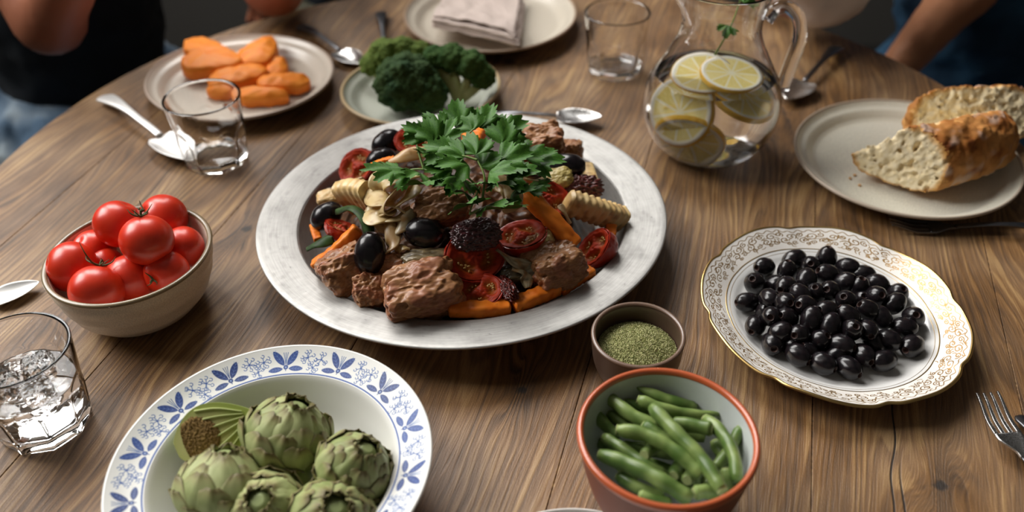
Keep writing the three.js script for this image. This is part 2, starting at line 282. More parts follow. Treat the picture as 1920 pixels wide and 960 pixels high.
{ // wide-rimmed pewter platter
  const scuff = dataTex(1024, 512, (u, v) => {
    const x = Math.cos(u * 6.2832), y = Math.sin(u * 6.2832), r = 2 + v * 3, c = 0.5 + 0.5 * fbm3(x * r, y * r, v * 3, 4), b = 0.5 + 0.5 * n2(u * 240, v * 9), s = ridge3(x * 7, y * 7, v * 9) > 0.985 ? 1 : 0, p = 0;
    const rough = clamp(0.50 + 0.12 * c + 0.10 * b + 0.1 * s), tone = clamp(0.86 - 0.16 * sstep(0.45, 0.85, c) - 0.10 * p - 0.04 * b + 0.03 * s); return [tone, rough, tone];
  });
  scuff.repeat.set(1, 1);
  const tone = dataTex(1024, 512, (u, v) => { const x = Math.cos(u * 6.2832), y = Math.sin(u * 6.2832), r = 2 + v * 3, c = 0.5 + 0.5 * fbm3(x * r, y * r, v * 3, 4), p = n3(x * 22, y * 22, v * 28), q = n3(x * 9, y * 9, v * 14 + 5); const br = n2(u * 30, v * 60) * 0.5 + n2(u * 11, v * 140) * 0.5; const k = clamp(0.96 - 0.06 * sstep(0.5, 0.9, c) - 0.20 * sstep(0.78, 0.98, p) * sstep(0.1, 0.5, q) - 0.05 * sstep(0.45, 0.9, q) + 0.06 * br); return [k, k * 0.995, k * 0.985]; }, true);
  const metal = phys({ color: RGB(0.50, 0.495, 0.485), map: tone, metalness: 0.9, roughness: 1, roughnessMap: scuff, bumpMap: scuff, bumpScale: 0.0004 });
  const t = thing('serving_platter', 'large round pewter platter with a wide dull rim holding the braised stew', 'platter', [-.0458, TY, -.6998]), k = stretch(.1911, .1882, -.0634);
  const rim = [[0.800, 0.0335], [0.805, 0.0356], [0.812, 0.0362], [0.86, 0.0371], [0.92, 0.0383], [0.975, 0.0394], [0.993, 0.0396], [1.0, 0.0388], [1.0, 0.0376], [0.99, 0.0368], [0.97, 0.0368], [0.90, 0.0355], [0.806, 0.0330]];
  part('rim', k(lathe(rim, 192)), metal, t);
  const well = smooth([[0, 0.0035], [0.45, 0.0035], [0.60, 0.0045], [0.68, 0.008], [0.74, 0.016], [0.785, 0.028], [0.803, 0.0350]], 50);
  part('well', k(lathe([...well, [0.803, 0.033], [0.75, 0.0145], [0.69, 0.006], [0.6, 0.0022], [0.5, 0.0004], [0, 0.0004]], 160)), metal, t);
}
function bowlProfile(R, h, foot, wall, belly) { // outer then inner, from the foot up and back down to the middle
  const out = smooth([[foot, 0.0005], [foot + 0.0015, 0.004], ...belly.map(([f, y]) => [R * f, h * y]), [R, h - 0.002]], 40), inn = smooth([[R - 0.0005, h], [R - wall, h - 0.0022], ...[...belly].reverse().map(([f, y]) => [R * f - wall, Math.max(h * y, 0.006)]), [foot * 0.6, 0.0052], [0, 0.005]], 50);
  return { out, inn };
}
const unit = (pts, R) => pts.map(([r, y]) => [r / R, y]);
{ // tomato bowl
  const R = .0697, h = .060, t = thing('small_bowl', 'cream stoneware bowl with a brown rim heaped with cherry tomatoes', 'bowl', [-.3285, TY, -.6177]), k = stretch(.0682, .0712, .3);
  const glaze = phys({ map: speck, color: RGB(0.76, 0.71, 0.62), roughness: 0.4, clearcoat: 0.3, clearcoatRoughness: 0.25 });
  const { out, inn } = bowlProfile(R, h, 0.036, 0.0042, [[0.70, 0.12], [0.86, 0.36], [0.95, 0.66]]);
  const ridged = out.map(([r, y], i) => [r + 0.0005 * Math.sin(y * 420), y]);
  part('body', k(lathe(unit([[0, 0.002], [0.033, 0.002], [0.035, 0.0003], ...ridged, ...inn], R), 128)), glaze, t);
  const e = []; for (let i = 0; i <= 12; i++) { const a = i / 12 * Math.PI * 2; e.push([R - 0.0016 - Math.cos(a) * 0.0024, h - 0.0006 + Math.sin(a) * 0.0019]); }
  part('rim', k(lathe(unit(e.reverse(), R), 128)), phys({ color: RGB(0.20, 0.145, 0.075), roughness: 0.3, clearcoat: 0.5, clearcoatRoughness: 0.2 }), t);
}
{ // bean bowl
  const R = .0585, h = .080, t = thing('small_bowl', 'terracotta bowl with orange rim and pale grey inside full of green beans', 'bowl', [.0975, TY, -.3868]), k = stretch(.0578, .0590, -.33);
  const { out, inn } = bowlProfile(R, h, 0.026, 0.0038, [[0.62, 0.10], [0.79, 0.32], [0.91, 0.62]]);
  part('body', k(lathe(unit([[0, 0.002], [0.023, 0.002], [0.025, 0.0003], ...out], R), 128)), phys({ color: RGB(0.20, 0.062, 0.036), roughness: 0.5, specularIntensity: 0.5 }), t);
  part('lining', k(lathe(unit(inn, R), 128)), phys({ color: RGB(0.52, 0.55, 0.53), roughness: 0.28, clearcoat: 0.4, clearcoatRoughness: 0.15 }), t);
  const e = []; for (let i = 0; i <= 14; i++) { const a = i / 14 * Math.PI * 2; e.push([R - 0.0018 - Math.cos(a) * 0.0024, h - 0.0022 + Math.sin(a) * 0.0030]); }
  part('rim', k(lathe(unit(e.reverse(), R), 128)), phys({ color: RGB(0.46, 0.095, 0.03), roughness: 0.3, clearcoat: 0.6, clearcoatRoughness: 0.15 }), t);
}
{ // spice bowl
  const R = .037, h = .045, t = thing('spice_bowl', 'little dark brown bowl filled with green dried herbs', 'bowl', [.0971, TY, -.5174]), k = stretch(.0363, .0377, .26);
  const { out, inn } = bowlProfile(R, h, 0.022, 0.0032, [[0.80, 0.15], [0.93, 0.42], [0.98, 0.70]]);
  const brown = phys({ color: RGB(0.075, 0.043, 0.029), roughness: 0.38, clearcoat: 0.35, clearcoatRoughness: 0.3 });
  part('body', k(lathe(unit([[0, 0.002], [0.02, 0.002], [0.0215, 0.0003], ...out, ...inn], R), 112)), brown, t);
  const e = []; for (let i = 0; i <= 12; i++) { const a = i / 12 * Math.PI * 2; e.push([R - 0.0014 - Math.cos(a) * 0.0019, h - 0.0004 + Math.sin(a) * 0.0015]); }
  part('rim', k(lathe(unit(e.reverse(), R), 112)), phys({ color: RGB(0.15, 0.09, 0.06), roughness: 0.35, clearcoat: 0.4, clearcoatRoughness: 0.25 }), t);
  const cols = ['#a19f6c', '#82884f', '#bdb985', '#6b733f', '#d2cc9c'].map(lin), N = 150, pos = [], idx = [];
  for (let i = 0; i <= N; i++) for (let j = 0; j <= N; j++) { // a disc from a square grid
    const a = i / N * 2 - 1, b = j / N * 2 - 1, q = Math.max(Math.abs(a), Math.abs(b)), l = Math.hypot(a, b) || 1, x = a / l * q, z = b / l * q, r = Math.hypot(x, z);
    const y = 0.0365 - 0.0085 * r * r + 0.0014 * fbm3(x * 2.5, 1, z * 2.5) * (1 - r) + 0.0007 * n3(x * 24, 2, z * 24) + 0.0006 * n3(x * 60, 3, z * 60);
    pos.push(x * 0.0315, y, z * 0.0325); if (i < N && j < N) { const k0 = i * (N + 1) + j; idx.push(k0, k0 + 1, k0 + N + 1, k0 + 1, k0 + N + 2, k0 + N + 1); }
  }
  const g = new THREE.BufferGeometry(); g.setAttribute('position', new THREE.Float32BufferAttribute(pos, 3)); g.setIndex(idx); g.computeVertexNormals();
  const rr = rng(5); paint(g, () => { const c = cols[Math.floor(rr() * 4.2)]; const s = 0.7 + 0.6 * rr(); return [c[0] * s, c[1] * s, c[2] * s]; });
  const herb = part('herb_powder', g, vc({ roughness: 0.95 })); herb.position.set(.0971, TY + 0.0005, -.5174); tag(herb, 'heap of ground green dried herbs in the little dark bowl', 'herbs', null, 'stuff');
  const flake = new THREE.InstancedMesh(new THREE.TetrahedronGeometry(0.00065).scale(1.5, 0.35, 0.6), std({ roughness: 0.95 }), 3200), o = new THREE.Object3D(), C = new THREE.Color();
  for (let i = 0; i < 3200; i++) { const a = rr() * 6.283, q = Math.sqrt(rr()); o.position.set(Math.cos(a) * q * 0.0305, 0.0371 - 0.0085 * q * q + rr() * 0.0006, Math.sin(a) * q * 0.0315); o.rotation.set(rr() * 6, rr() * 6, rr() * 6); o.updateMatrix(); flake.setMatrixAt(i, o.matrix); const c = cols[Math.floor(rr() * 5)]; flake.setColorAt(i, C.setRGB(...c)); }
  flake.name = 'herb_flakes'; herb.add(flake); flake.userData.kind = 'stuff';
}
{ // artichoke bowl with a blue printed border
  const R = .107, h = .055, t = thing('deep_plate', 'deep white plate with blue flower border holding the artichokes', 'plate', [-.1635, TY, -.3950], 0), k = stretch(.1073, .1092, .13);
  const white = phys({ color: RGB(0.72, 0.71, 0.67), roughness: 0.35, clearcoat: 0.15, clearcoatRoughness: 0.2 });
  const print = canvasTex(2048, 160, (c, W, H) => {
    c.fillStyle = '#e0dfda'; c.fillRect(0, 0, W, H); c.scale(W / 4300, 1); W = 4300; const N = 14, s = W / N, r = rng(21);
    const leaf = (x, y, l, w, a, col) => { c.save(); c.translate(x, y); c.rotate(a); c.fillStyle = col; c.beginPath(); c.moveTo(0, 0); c.bezierCurveTo(w, -l * 0.25, w * 0.9, -l * 0.8, 0, -l); c.bezierCurveTo(-w * 0.9, -l * 0.8, -w, -l * 0.25, 0, 0); c.fill(); c.strokeStyle = '#7088bb'; c.lineWidth = 1.4; c.beginPath(); c.moveTo(0, -4); c.lineTo(0, -l * 0.9); for (let q = 0.25; q < 0.9; q += 0.2) { c.moveTo(0, -l * q); c.lineTo(w * 0.5, -l * (q + 0.12)); c.moveTo(0, -l * q); c.lineTo(-w * 0.5, -l * (q + 0.12)); } c.stroke(); c.restore(); };
    for (let k2 = 0; k2 < N; k2++) {
      const x = (k2 + 0.5) * s, y = 106, b = ['#16357a', '#1f4086', '#15306e'][k2 % 3];
      leaf(x - 8, y - 8, 92, 25, -0.60, b); leaf(x + 8, y - 8, 98, 25, 0.60, b); leaf(x - 16, y + 10, 82, 22, -1.62, b); leaf(x + 16, y + 10, 82, 22, 1.62, b);
      c.strokeStyle = b; c.lineWidth = 2.4; for (const a of [-0.16, 0, 0.16]) { c.beginPath(); c.moveTo(x, y - 12); c.lineTo(x + Math.sin(a) * 70, y - 78); c.stroke(); }
      c.fillStyle = b; c.beginPath(); c.arc(x, y + 2, 13, 0, 7); c.fill(); c.fillStyle = '#8ea4cc'; c.beginPath(); c.arc(x, y + 2, 5, 0, 7); c.fill(); c.strokeStyle = b; c.lineWidth = 4; c.beginPath(); c.moveTo(x, y + 12); c.lineTo(x, y + 24); c.stroke();
      for (const [dx, dy, q] of [[s * 0.38, 64, 36], [s * 0.5, 112, 32], [s * 0.62, 58, 36]]) { // little line-drawn florets
        const fx = x + dx, fy = dy; c.strokeStyle = '#3a5898'; c.lineWidth = 3.4;
        for (let p = 0; p < 7; p++) { const a = p / 7 * 6.283 + r(); c.beginPath(); c.moveTo(fx, fy); c.lineTo(fx + Math.cos(a) * q * 0.7, fy + Math.sin(a) * q * 0.7); c.stroke(); c.beginPath(); c.arc(fx + Math.cos(a) * q * 0.85, fy + Math.sin(a) * q * 0.85, 8, 0, 5); c.stroke(); }
        c.fillStyle = '#2b4c92'; c.beginPath(); c.arc(fx, fy, 5, 0, 7); c.fill();
      }
    }
    c.fillStyle = '#234a92'; c.fillRect(0, 146, W, 8);
  });
  print.flipY = false; print.wrapT = THREE.ClampToEdgeWrapping;
  const band = []; for (let i = 0; i <= 16; i++) { const q = i / 16; band.push([lerp(0.985, 0.775, q), lerp(h - 0.0006, h - 0.0088, q) - 0.0012 * Math.sin(q * Math.PI)]); }
  const gb = k(lathe(band, 192)); part('border', gb, phys({ map: print, color: RGB(0.97, 0.97, 0.97), roughness: 0.5 }), t);
  const inn = smooth([[0.776, h - 0.0087], [0.75, h - 0.012], [0.70, h - 0.022], [0.62, 0.018], [0.52, 0.0095], [0.40, 0.0072], [0, 0.007]], 60);
  part('well', k(lathe(inn, 144)), white, t);
  part('body', k(lathe([[0, 0.003], [0.42, 0.003], [0.44, 0.0004], [0.47, 0.0004], [0.49, 0.004], [0.62, 0.012], [0.72, h - 0.024], [0.79, h - 0.012], [0.97, h - 0.0045], [0.996, h - 0.003], [1.0, h - 0.0015], [0.996, h - 0.0003], [0.985, h - 0.0005]], 144)), white, t);
}
{ // scalloped plate with gold
  const t = thing('scalloped_plate', 'white scalloped oval plate with gold filigree border under black olives', 'plate', [.268, TY, -.5703]);
  const notch = [0.25, 1.02, 1.8, 2.6, 3.4, 4.15, 4.95, 5.75].map((a) => a - 0.1);
  const scal = (a) => { let d = 9; for (const n of notch) d = Math.min(d, Math.abs(Math.atan2(Math.sin(a - n), Math.cos(a - n)))); return -0.020 * Math.exp(-(d * d) / 0.004) + 0.012 * Math.min(1, d / 0.39) * (1 - 0.3 * d); };
  const wave = (x, y, z) => { const r = Math.hypot(x, z), a = Math.atan2(z, x), w = sstep(0.72, 1, r), s = 1 + scal(a) * w; return [x * s, y + 0.0014 * w * Math.cos(a * 8 + 1), z * s]; };
  const k = stretch(.1068, .1138, -.208), H = 0.024;
  const orn = (fg, bg, soft) => canvasTex(2048, 128, (c, W, HH) => {
    c.fillStyle = bg; c.fillRect(0, 0, W, HH); c.strokeStyle = fg; c.lineCap = 'round'; const N = 32, s = W / N, r = rng(8);
    for (let i = 0; i < N; i++) {
      const x = i * s; c.lineWidth = 3.2;
      for (const [ox, oy, q, d] of [[0.28, 52, 19, 1], [0.62, 76, 17, -1], [0.86, 44, 13, 1], [0.12, 88, 11, -1], [0.45, 98, 9, 1]]) { c.beginPath(); for (let a = 0; a < 8.4; a += 0.2) { const rr = q * (1 - a / 10), px = x + ox * s + Math.cos(a * d + i) * rr, py = oy + Math.sin(a * d + i) * rr; a ? c.lineTo(px, py) : c.moveTo(px, py); } c.stroke(); }
      c.lineWidth = 2.4; for (let q = 0; q < 9; q++) { const px = x + r() * s, py = 26 + r() * 84, a = r() * 6.3; c.beginPath(); c.moveTo(px, py); c.quadraticCurveTo(px + Math.cos(a) * 9, py + Math.sin(a) * 9, px + Math.cos(a + 0.9) * 17, py + Math.sin(a + 0.9) * 17); c.stroke(); }
    }
    c.lineWidth = 3; c.beginPath(); for (let x = 0; x <= W; x += 4) { const y = 22 + 6 * Math.sin(x / W * 6.2832 * 64); x ? c.lineTo(x, y) : c.moveTo(x, y); } c.stroke();
  }, soft);
  const colMap = orn('#a57b3f', '#e2ddd6', true), metMap = orn('#d0d0d0', '#000000', false), rMap = metMap;
  for (const m of [colMap, metMap]) { m.flipY = false; m.wrapT = THREE.ClampToEdgeWrapping; }
  const china = phys({ color: RGB(0.72, 0.71, 0.69), roughness: 0.2, clearcoat: 0.5, clearcoatRoughness: 0.1 }), gold = std({ color: RGB(0.62, 0.42, 0.16), metalness: 1, roughness: 0.3 });
  const P1 = (r0, r1, y0, y1, n = 10) => { const q = []; for (let i = 0; i <= n; i++) q.push([lerp(r0, r1, i / n), lerp(y0, y1, i / n)]); return q; };
  part('border', k(lathe(P1(0.985, 0.80, H, 0.0145), 256, wave)), phys({ map: colMap, metalnessMap: metMap, metalness: 1, roughness: 0.36 }), t);
  const well = smooth([[0.80, 0.0145], [0.74, 0.012], [0.68, 0.0085], [0.6, 0.0068], [0.4, 0.0062], [0, 0.006]], 40);
  part('well', k(lathe([...well], 160, wave)), china, t);
  part('underside', k(lathe([[0, 0.003], [0.5, 0.003], [0.52, 0.0004], [0.55, 0.0004], [0.58, 0.0034], [0.7, 0.0055], [0.85, 0.0125], [0.995, H - 0.0018]], 256, wave)), china, t);
  const ring = (r, y, w, hh) => { const e = []; for (let i = 0; i <= 8; i++) { const a = -i / 8 * Math.PI * 2; e.push([r + Math.cos(a) * w, y + Math.sin(a) * hh]); } return e; };
  part('gold_rim', k(lathe(ring(0.991, H - 0.0008, 0.013, 0.0013), 256, wave)), gold, t);
  part('gold_line', k(lathe(ring(0.797, 0.0143, 0.006, 0.00025), 256, wave)), gold, t);
  part('gold_line', k(lathe(ring(0.768, 0.0131, 0.003, 0.0002), 256, wave)), gold, t);
}


// ---------- glassware ----------
const glass = phys({ color: 0xffffff, roughness: 0.0, transmission: 1, thickness: 0.003, ior: 1.5, attenuationColor: RGB(0.88, 0.95, 0.93), attenuationDistance: 0.2 });
const waterMat = phys({ color: 0xffffff, roughness: 0.0, transmission: 1, thickness: 0.05, ior: 1.33 });
const iceMat = phys({ color: 0xffffff, roughness: 0.08, transmission: 1, thickness: 0.02, ior: 1.31 });
function revolve(profile, segs, radius) { // profile of [r, y]; radius(r, y, a) bends the section
  const g = lathe(profile, segs, (x, y, z) => { const r = Math.hypot(x, z), a = Math.atan2(z, x), q = r > 1e-6 ? radius(r, y, a) / r : 1; return [x * q, y, z * q]; });
  return outward(mergeVertices(bare(g), 1e-6));
}
// nine-sided tumbler whose facets end in arches below a round mouth
const TUMBLER = { h: 0.080, rim: 0.0415, foot: 0.032, sides: 9 };
function tumblerOuter(y) { return lerp(TUMBLER.foot, TUMBLER.rim - 0.0008, Math.pow(clamp(y / TUMBLER.h), 0.9)); }
const facet = (r, y, a) => { const n = TUMBLER.sides, s = Math.PI * 2 / n, q = ((a % s) + s) % s - s / 2, flat = Math.cos(s / 2) / Math.cos(q) * 1.03, arch = 0.050 - 0.012 * Math.pow(Math.abs(q) / (s / 2), 2); return r * lerp(flat, 1, sstep(arch - 0.004, arch + 0.001, y)); };
function tumbler(label, pos, turn) {
  const t = thing('drinking_glass', label, 'glass', pos, turn, 'faceted tumblers'), out = [], inn = [];
  for (let i = 0; i <= 60; i++) { const y = 0.0015 + (TUMBLER.h - 0.0025) * i / 60; out.push([tumblerOuter(y), y]); }
  for (let i = 0; i <= 40; i++) { const y = TUMBLER.h - 0.001 - (TUMBLER.h - 0.013) * i / 40; inn.push([tumblerOuter(y) - 0.0026, y]); }
  const g = revolve([[0, 0.001], [0.022, 0.001], [0.026, 0.0], [TUMBLER.foot - 0.0015, 0.0002], ...out, [TUMBLER.rim - 0.0016, TUMBLER.h], ...inn, [0.026, 0.0105], [0.018, 0.0095], [0, 0.0092]], 144, facet);
  part('glass_body', g, glass, t); return t;
}
tumbler('empty faceted glass standing in front of the plate of orange slices', [-.3245, TY, -.862], 0.2);
tumbler('empty faceted glass between the napkin plate and the pitcher', [.1365, TY, -1.058], 0.5);
{
  const pos = [-.364, TY, -.4795]; tumbler('faceted glass of iced water at the left edge of the table', pos, 0.35);
  const top = 0.047, pr = []; for (let i = 0; i <= 30; i++) { const y = 0.0128 + (top - 0.0128) * i / 30; pr.push([tumblerOuter(y) - 0.0032, y]); }
  const g = revolve([[0, 0.0094], [0.018, 0.0098], [0.0252, 0.0110], ...pr, [tumblerOuter(top) - 0.004, top - 0.0004], [0, top - 0.0006]], 144, facet);
  const w = part('water', g, waterMat); w.position.set(...pos); w.rotation.y = 0.35; tag(w, 'clear water filling half of the glass at the left edge', 'water');
  const r = rng(3), cube = (s) => shapeBall(14, (x, y, z) => { const k = Math.pow(Math.pow(Math.abs(x), 6) + Math.pow(Math.abs(y), 6) + Math.pow(Math.abs(z), 6), -1 / 6), q = s * k * (1 + 0.06 * n3(x * 3 + s * 999, y * 3, z * 3)); return [x * q, y * q * 0.8, z * q]; });
  [[-0.013, 0.0445, 0.006, 0.0115, 'large ice cube lying at the front of the water glass'], [0.012, 0.045, 0.010, 0.0105, 'ice cube by the right side of the water glass'], [0.004, 0.0455, -0.014, 0.011, 'ice cube at the back of the water glass'], [-0.003, 0.030, 0.001, 0.0105, 'sunken ice cube below the others in the water glass']].forEach(([x, y, z, s, l]) => {
    const c = part('ice_cube', cube(s), iceMat); c.position.set(pos[0] + x, TY + y, pos[2] + z); c.rotation.set(r() * 0.5, r() * 3, r() * 0.5); tag(c, l, 'ice cube', 'ice cubes in the water glass');
  });
}
const PIT = [.2165, TY, -.8600];
{ // round-bellied pitcher
  const t = thing('water_pitcher', 'round glass pitcher of lemon water with a looped handle', 'pitcher', PIT);
  const outer = smooth([[0.040, 0.0015], [0.052, 0.010], [0.0665, 0.030], [0.0722, 0.056], [0.0685, 0.084], [0.054, 0.112], [0.0440, 0.132], [0.0405, 0.148], [0.0422, 0.166], [0.0460, 0.182], [0.0470, 0.187]], 90);
  const inner = outer.filter(([, y]) => y > 0.0092).map(([r, y]) => [r - 0.0030, y]).reverse();
  const spout = (x, y, z) => { const a = Math.atan2(z, x) - 2.75, d = Math.atan2(Math.sin(a), Math.cos(a)), w = sstep(0.150, 0.188, y) * Math.exp(-d * d / 0.12); return [x * (1 + 0.32 * w), y + 0.006 * w, z * (1 + 0.32 * w)]; };
  let g = lathe([[0, 0.002], [0.03, 0.002], [0.034, 0.0004], [0.038, 0.0004], ...outer, [0.0460, 0.1885], [0.0446, 0.1875], ...inner, [0.040, 0.0085], [0.02, 0.0068], [0, 0.0066]], 128, spout);
  g = outward(mergeVertices(bare(g), 1e-6)); part('glass_body', g, glass, t);
  const hd = [[0.0468, 0.1495, 0], [0.0540, 0.1600, 0], [0.066, 0.162, 0], [0.0800, 0.1500, 0], [0.0860, 0.126, 0], [0.0820, 0.099, 0], [0.0785, 0.080, 0], [0.0768, 0.0690, 0]];
  const h = part('handle', sweep(hd, (q, a) => 0.0070 * (1 + 0.22 * Math.cos(a) ** 2), 70, 24), glass, t); h.rotation.y = 0.12;
  const top = 0.094, pr = outer.filter(([, y]) => y > 0.0106 && y < top).map(([r, y]) => [r - 0.0032, y]), rt = 0.0600;
  let w = outward(mergeVertices(bare(lathe([[0, 0.0069], [0.02, 0.0071], [0.0393, 0.0089], ...pr, [rt, top], [rt - 0.002, top - 0.0007], [0, top - 0.0009]], 128)), 1e-6));
  const wm = part('water', w, waterMat); wm.position.set(...PIT); tag(wm, 'water with lemon filling the belly of the pitcher', 'water');
}
{ // lemon slices: rind, white pith, flesh with segments
  const R = 0.0325, T = 0.0058;
  const rindMat = phys({ color: RGB(0.90, 0.52, 0.03), roughness: 0.4, bumpMap: speck, bumpScale: 0.0004 }), pithMat = std({ color: RGB(0.88, 0.84, 0.72), roughness: 0.7 });
  const flesh = canvasTex(512, 512, (c, W) => { const m = W / 2; c.fillStyle = '#f7f0cf'; c.fillRect(0, 0, W, W); const r = rng(4); for (let k = 0; k < 10; k++) { const a = k / 10 * 6.2832, b = a + 0.56; c.fillStyle = ['#f0dd86', '#ecd77c', '#f3e294'][k % 3]; c.beginPath(); c.moveTo(m + Math.cos(a + 0.3) * 26, m + Math.sin(a + 0.3) * 26); c.lineTo(m + Math.cos(a + 0.03) * 246, m + Math.sin(a + 0.03) * 246); c.lineTo(m + Math.cos(b + 0.02) * 246, m + Math.sin(b + 0.02) * 246); c.closePath(); c.fill(); for (let q = 0; q < 26; q++) { const aa = a + 0.06 + r() * 0.46, l = 60 + r() * 150; c.strokeStyle = r() > 0.5 ? '#f7ebb4' : '#e2ca6a'; c.lineWidth = 2; c.beginPath(); c.moveTo(m + Math.cos(aa) * l, m + Math.sin(aa) * l); c.lineTo(m + Math.cos(aa) * (l + 30), m + Math.sin(aa) * (l + 30)); c.stroke(); } } });
  const fleshMat = phys({ map: flesh, color: RGB(1, 1, 1), roughness: 0.35 });
  const disc = (r, h, y) => { const g = new THREE.CylinderGeometry(r, r, h, 72, 1); g.translate(0, y, 0); return g; };
  function make(label, pos, rot, group) {
    const o = thing('lemon_slice', label, 'lemon slice', pos, 0, 'lemon slices in the pitcher'); o.rotation.set(...rot);
    part('rind', lathe([[R - 0.0012, -T / 2], [R - 0.0003, -T / 2 + 0.0005], [R, 0], [R - 0.0003, T / 2 - 0.0005], [R - 0.0012, T / 2]], 72), rindMat, o);
    part('pith', lathe([[R - 0.0044, T / 2 - 0.0002], [R - 0.0011, T / 2], [R - 0.0011, -T / 2], [R - 0.0044, -T / 2 + 0.0002], [R - 0.0044, T / 2 - 0.0002]], 72), pithMat, o);
    part('flesh', disc(R - 0.0043, T - 0.0008, 0), fleshMat, o); return o;
  }
  const h = (x, y, z) => [PIT[0] + x, TY + y, PIT[2] + z];
  make('uppermost round lemon slice floating flat on the pitcher water', h(0.014, 0.0975, 0.012), [0.16, 0.2, -0.06]);
  make('lemon slice tucked under the uppermost one in the pitcher', h(-0.014, 0.0935, 0.004), [0.22, 0.9, 0.16]);
  make('lemon slice pressed against the left wall of the pitcher', h(-0.030, 0.060, 0.018), [0.75, 0.3, 0.75]);
  make('lemon slice against the right wall of the pitcher by the handle', h(0.022, 0.072, 0.018), [0.30, 0.4, -0.38]);
  make('lowest lemon slice lying edge-on near the bottom of the pitcher', h(-0.021, 0.037, 0.021), [-0.95, 0.1, -0.32]);
}

// ---------- parsley and mint leaves: an outline of toothed lobes, curled ----------
function lobedLeaf(size, seed, lobes = 3, fold = 0.25) {
  const r = rng(seed), spans = []; for (let i = 0; i < lobes; i++) spans.push([(i - (lobes - 1) / 2) * 0.82 + (r() - 0.5) * 0.2, (i === (lobes - 1) / 2 ? 1 : 0.80 + r() * 0.12), 0.52 + r() * 0.08]);
  const ph = r() * 6, curl = 0.25 + r() * 0.5, twist = (r() - 0.5) * 0.8;
  const radius = (a) => { let q = 0.16; for (const [c, l, w] of spans) { const d = Math.abs(a - c) / w; if (d < 1) q = Math.max(q, l * Math.pow(1 - Math.pow(d, 2.4), 0.55) * (1 - 0.17 * Math.abs(((a - c) * 5.2 + 10.5) % 1 - 0.5) * 2)); } return q; };
  return sheet(26, 60, 0.0004, (t, s) => {
    const a = (s - 0.5) * 2.9, l = radius(a) * t, x = Math.sin(a) * l, y = Math.cos(a) * l; let z = 0;
    for (const [c, , w] of spans) z += fold * 0.22 * l * Math.exp(-Math.pow((a - c) / (w * 0.4), 2)) * -1; z += 0.07 * l * Math.sin(a * 7 + ph + l * 5) - curl * 0.45 * l * l + twist * x * y * 0.6;
    return [x * size, z * size + 0.0002, -y * size];
  });
}
const green = (g, a, b, seed) => paint(g, (x, y, z) => { const k = 0.5 + 0.5 * n3(x * 90 + seed, y * 90, z * 90); return mix3(lin(a), lin(b), k); });
const leafMat = vc({ roughness: 0.5, specularIntensity: 0.5, transmission: 0.3, thickness: 0, side: THREE.DoubleSide });
const stemMat = phys({ color: RGB(0.17, 0.25, 0.06), roughness: 0.45 });
// a sprig: one stem through the given points; leaves [point, heading, tilt, roll, size]
const leafShapes = []; for (let k = 0; k < 10; k++) leafShapes.push(green(lobedLeaf(1, 40 + k, k % 3 === 2 ? 5 : 3, 0.3), '#295a16', '#5a8d2c', k));
function sprig(name, label, group, stems, leaves, category = 'herb sprig', thick = 0.0011) {
  const o = thing(name, label, category, stems[0][0], 0, group), b = stems[0][0], rel = (p) => [p[0] - b[0], p[1] - b[1], p[2] - b[2]];
  for (const s of stems) part('stem', sweep(s.map(rel), (t) => thick * (1 - 0.45 * t), 24, 8), stemMat, o);
  leaves.forEach(([p, heading, tilt, roll, size], i) => { const m = part('leaf', leafShapes[(i * 7 + Math.round(heading * 3 + 20)) % 10], leafMat, o); m.position.set(...rel(p)); m.rotation.set(tilt, heading, roll, 'YXZ'); m.scale.setScalar(size * (0.76 + 0.3 * ((i * 0.618) % 1))); });
  return o;
}
sprig('mint_sprig', 'green herb sprig in the neck of the pitcher', null, [[[PIT[0] - 0.004, TY + 0.118, PIT[2] + 0.006], [PIT[0] + 0.01, TY + 0.150, PIT[2] + 0.002], [PIT[0] + 0.022, TY + 0.196, PIT[2] - 0.008]]],
  [[[PIT[0] + 0.006, TY + 0.150, PIT[2] + 0.006], 2.6, -0.5, 0.2, 0.020], [[PIT[0] + 0.018, TY + 0.172, PIT[2] + 0.005], -0.7, 0.4, -0.3, 0.022], [[PIT[0] + 0.020, TY + 0.190, PIT[2]], 0.8, 0.6, 0.3, 0.024], [[PIT[0] + 0.022, TY + 0.196, PIT[2] - 0.006], -1.6, 0.3, 0.2, 0.026], [[PIT[0] + 0.014, TY + 0.185, PIT[2] + 0.004], 3.4, 0.2, 0.4, 0.022]]);

// ---------- cutlery ----------
const brushed = dataTex(256, 256, (u, v) => { const k = 0.5 + 0.3 * n2(u * 12, v * 12) + 0.1 * n2(u * 60, v * 60); return [k, 0.55 + 0.45 * k, k]; });
const steel = std({ color: RGB(0.62, 0.61, 0.60), metalness: 1, roughness: 0.36, roughnessMap: brushed }), darkSteel = std({ color: RGB(0.17, 0.17, 0.18), metalness: 1, roughness: 0.42, roughnessMap: brushed }), paleSteel = std({ color: RGB(0.74, 0.73, 0.71), metalness: 0.9, roughness: 0.5 });
const handleShape = (x, L) => { const t = x / L; return lerp(0.0095, 0.0033, sstep(0, 0.62, t)) * Math.sqrt(sstep(-0.035, 0.05, t)) ; };
function layAlong(o, a, b, len) { const dx = b[0] - a[0], dz = b[2] - a[2], l = Math.hypot(dx, dz); o.position.set(a[0], a[1], a[2]); o.rotation.set(0, Math.atan2(-dz, dx), 0); o.scale.setScalar(l / len); if (b[1] !== a[1]) { o.rotation.order = 'YXZ'; o.rotation.z = Math.atan2(b[1] - a[1], l); } return o; }
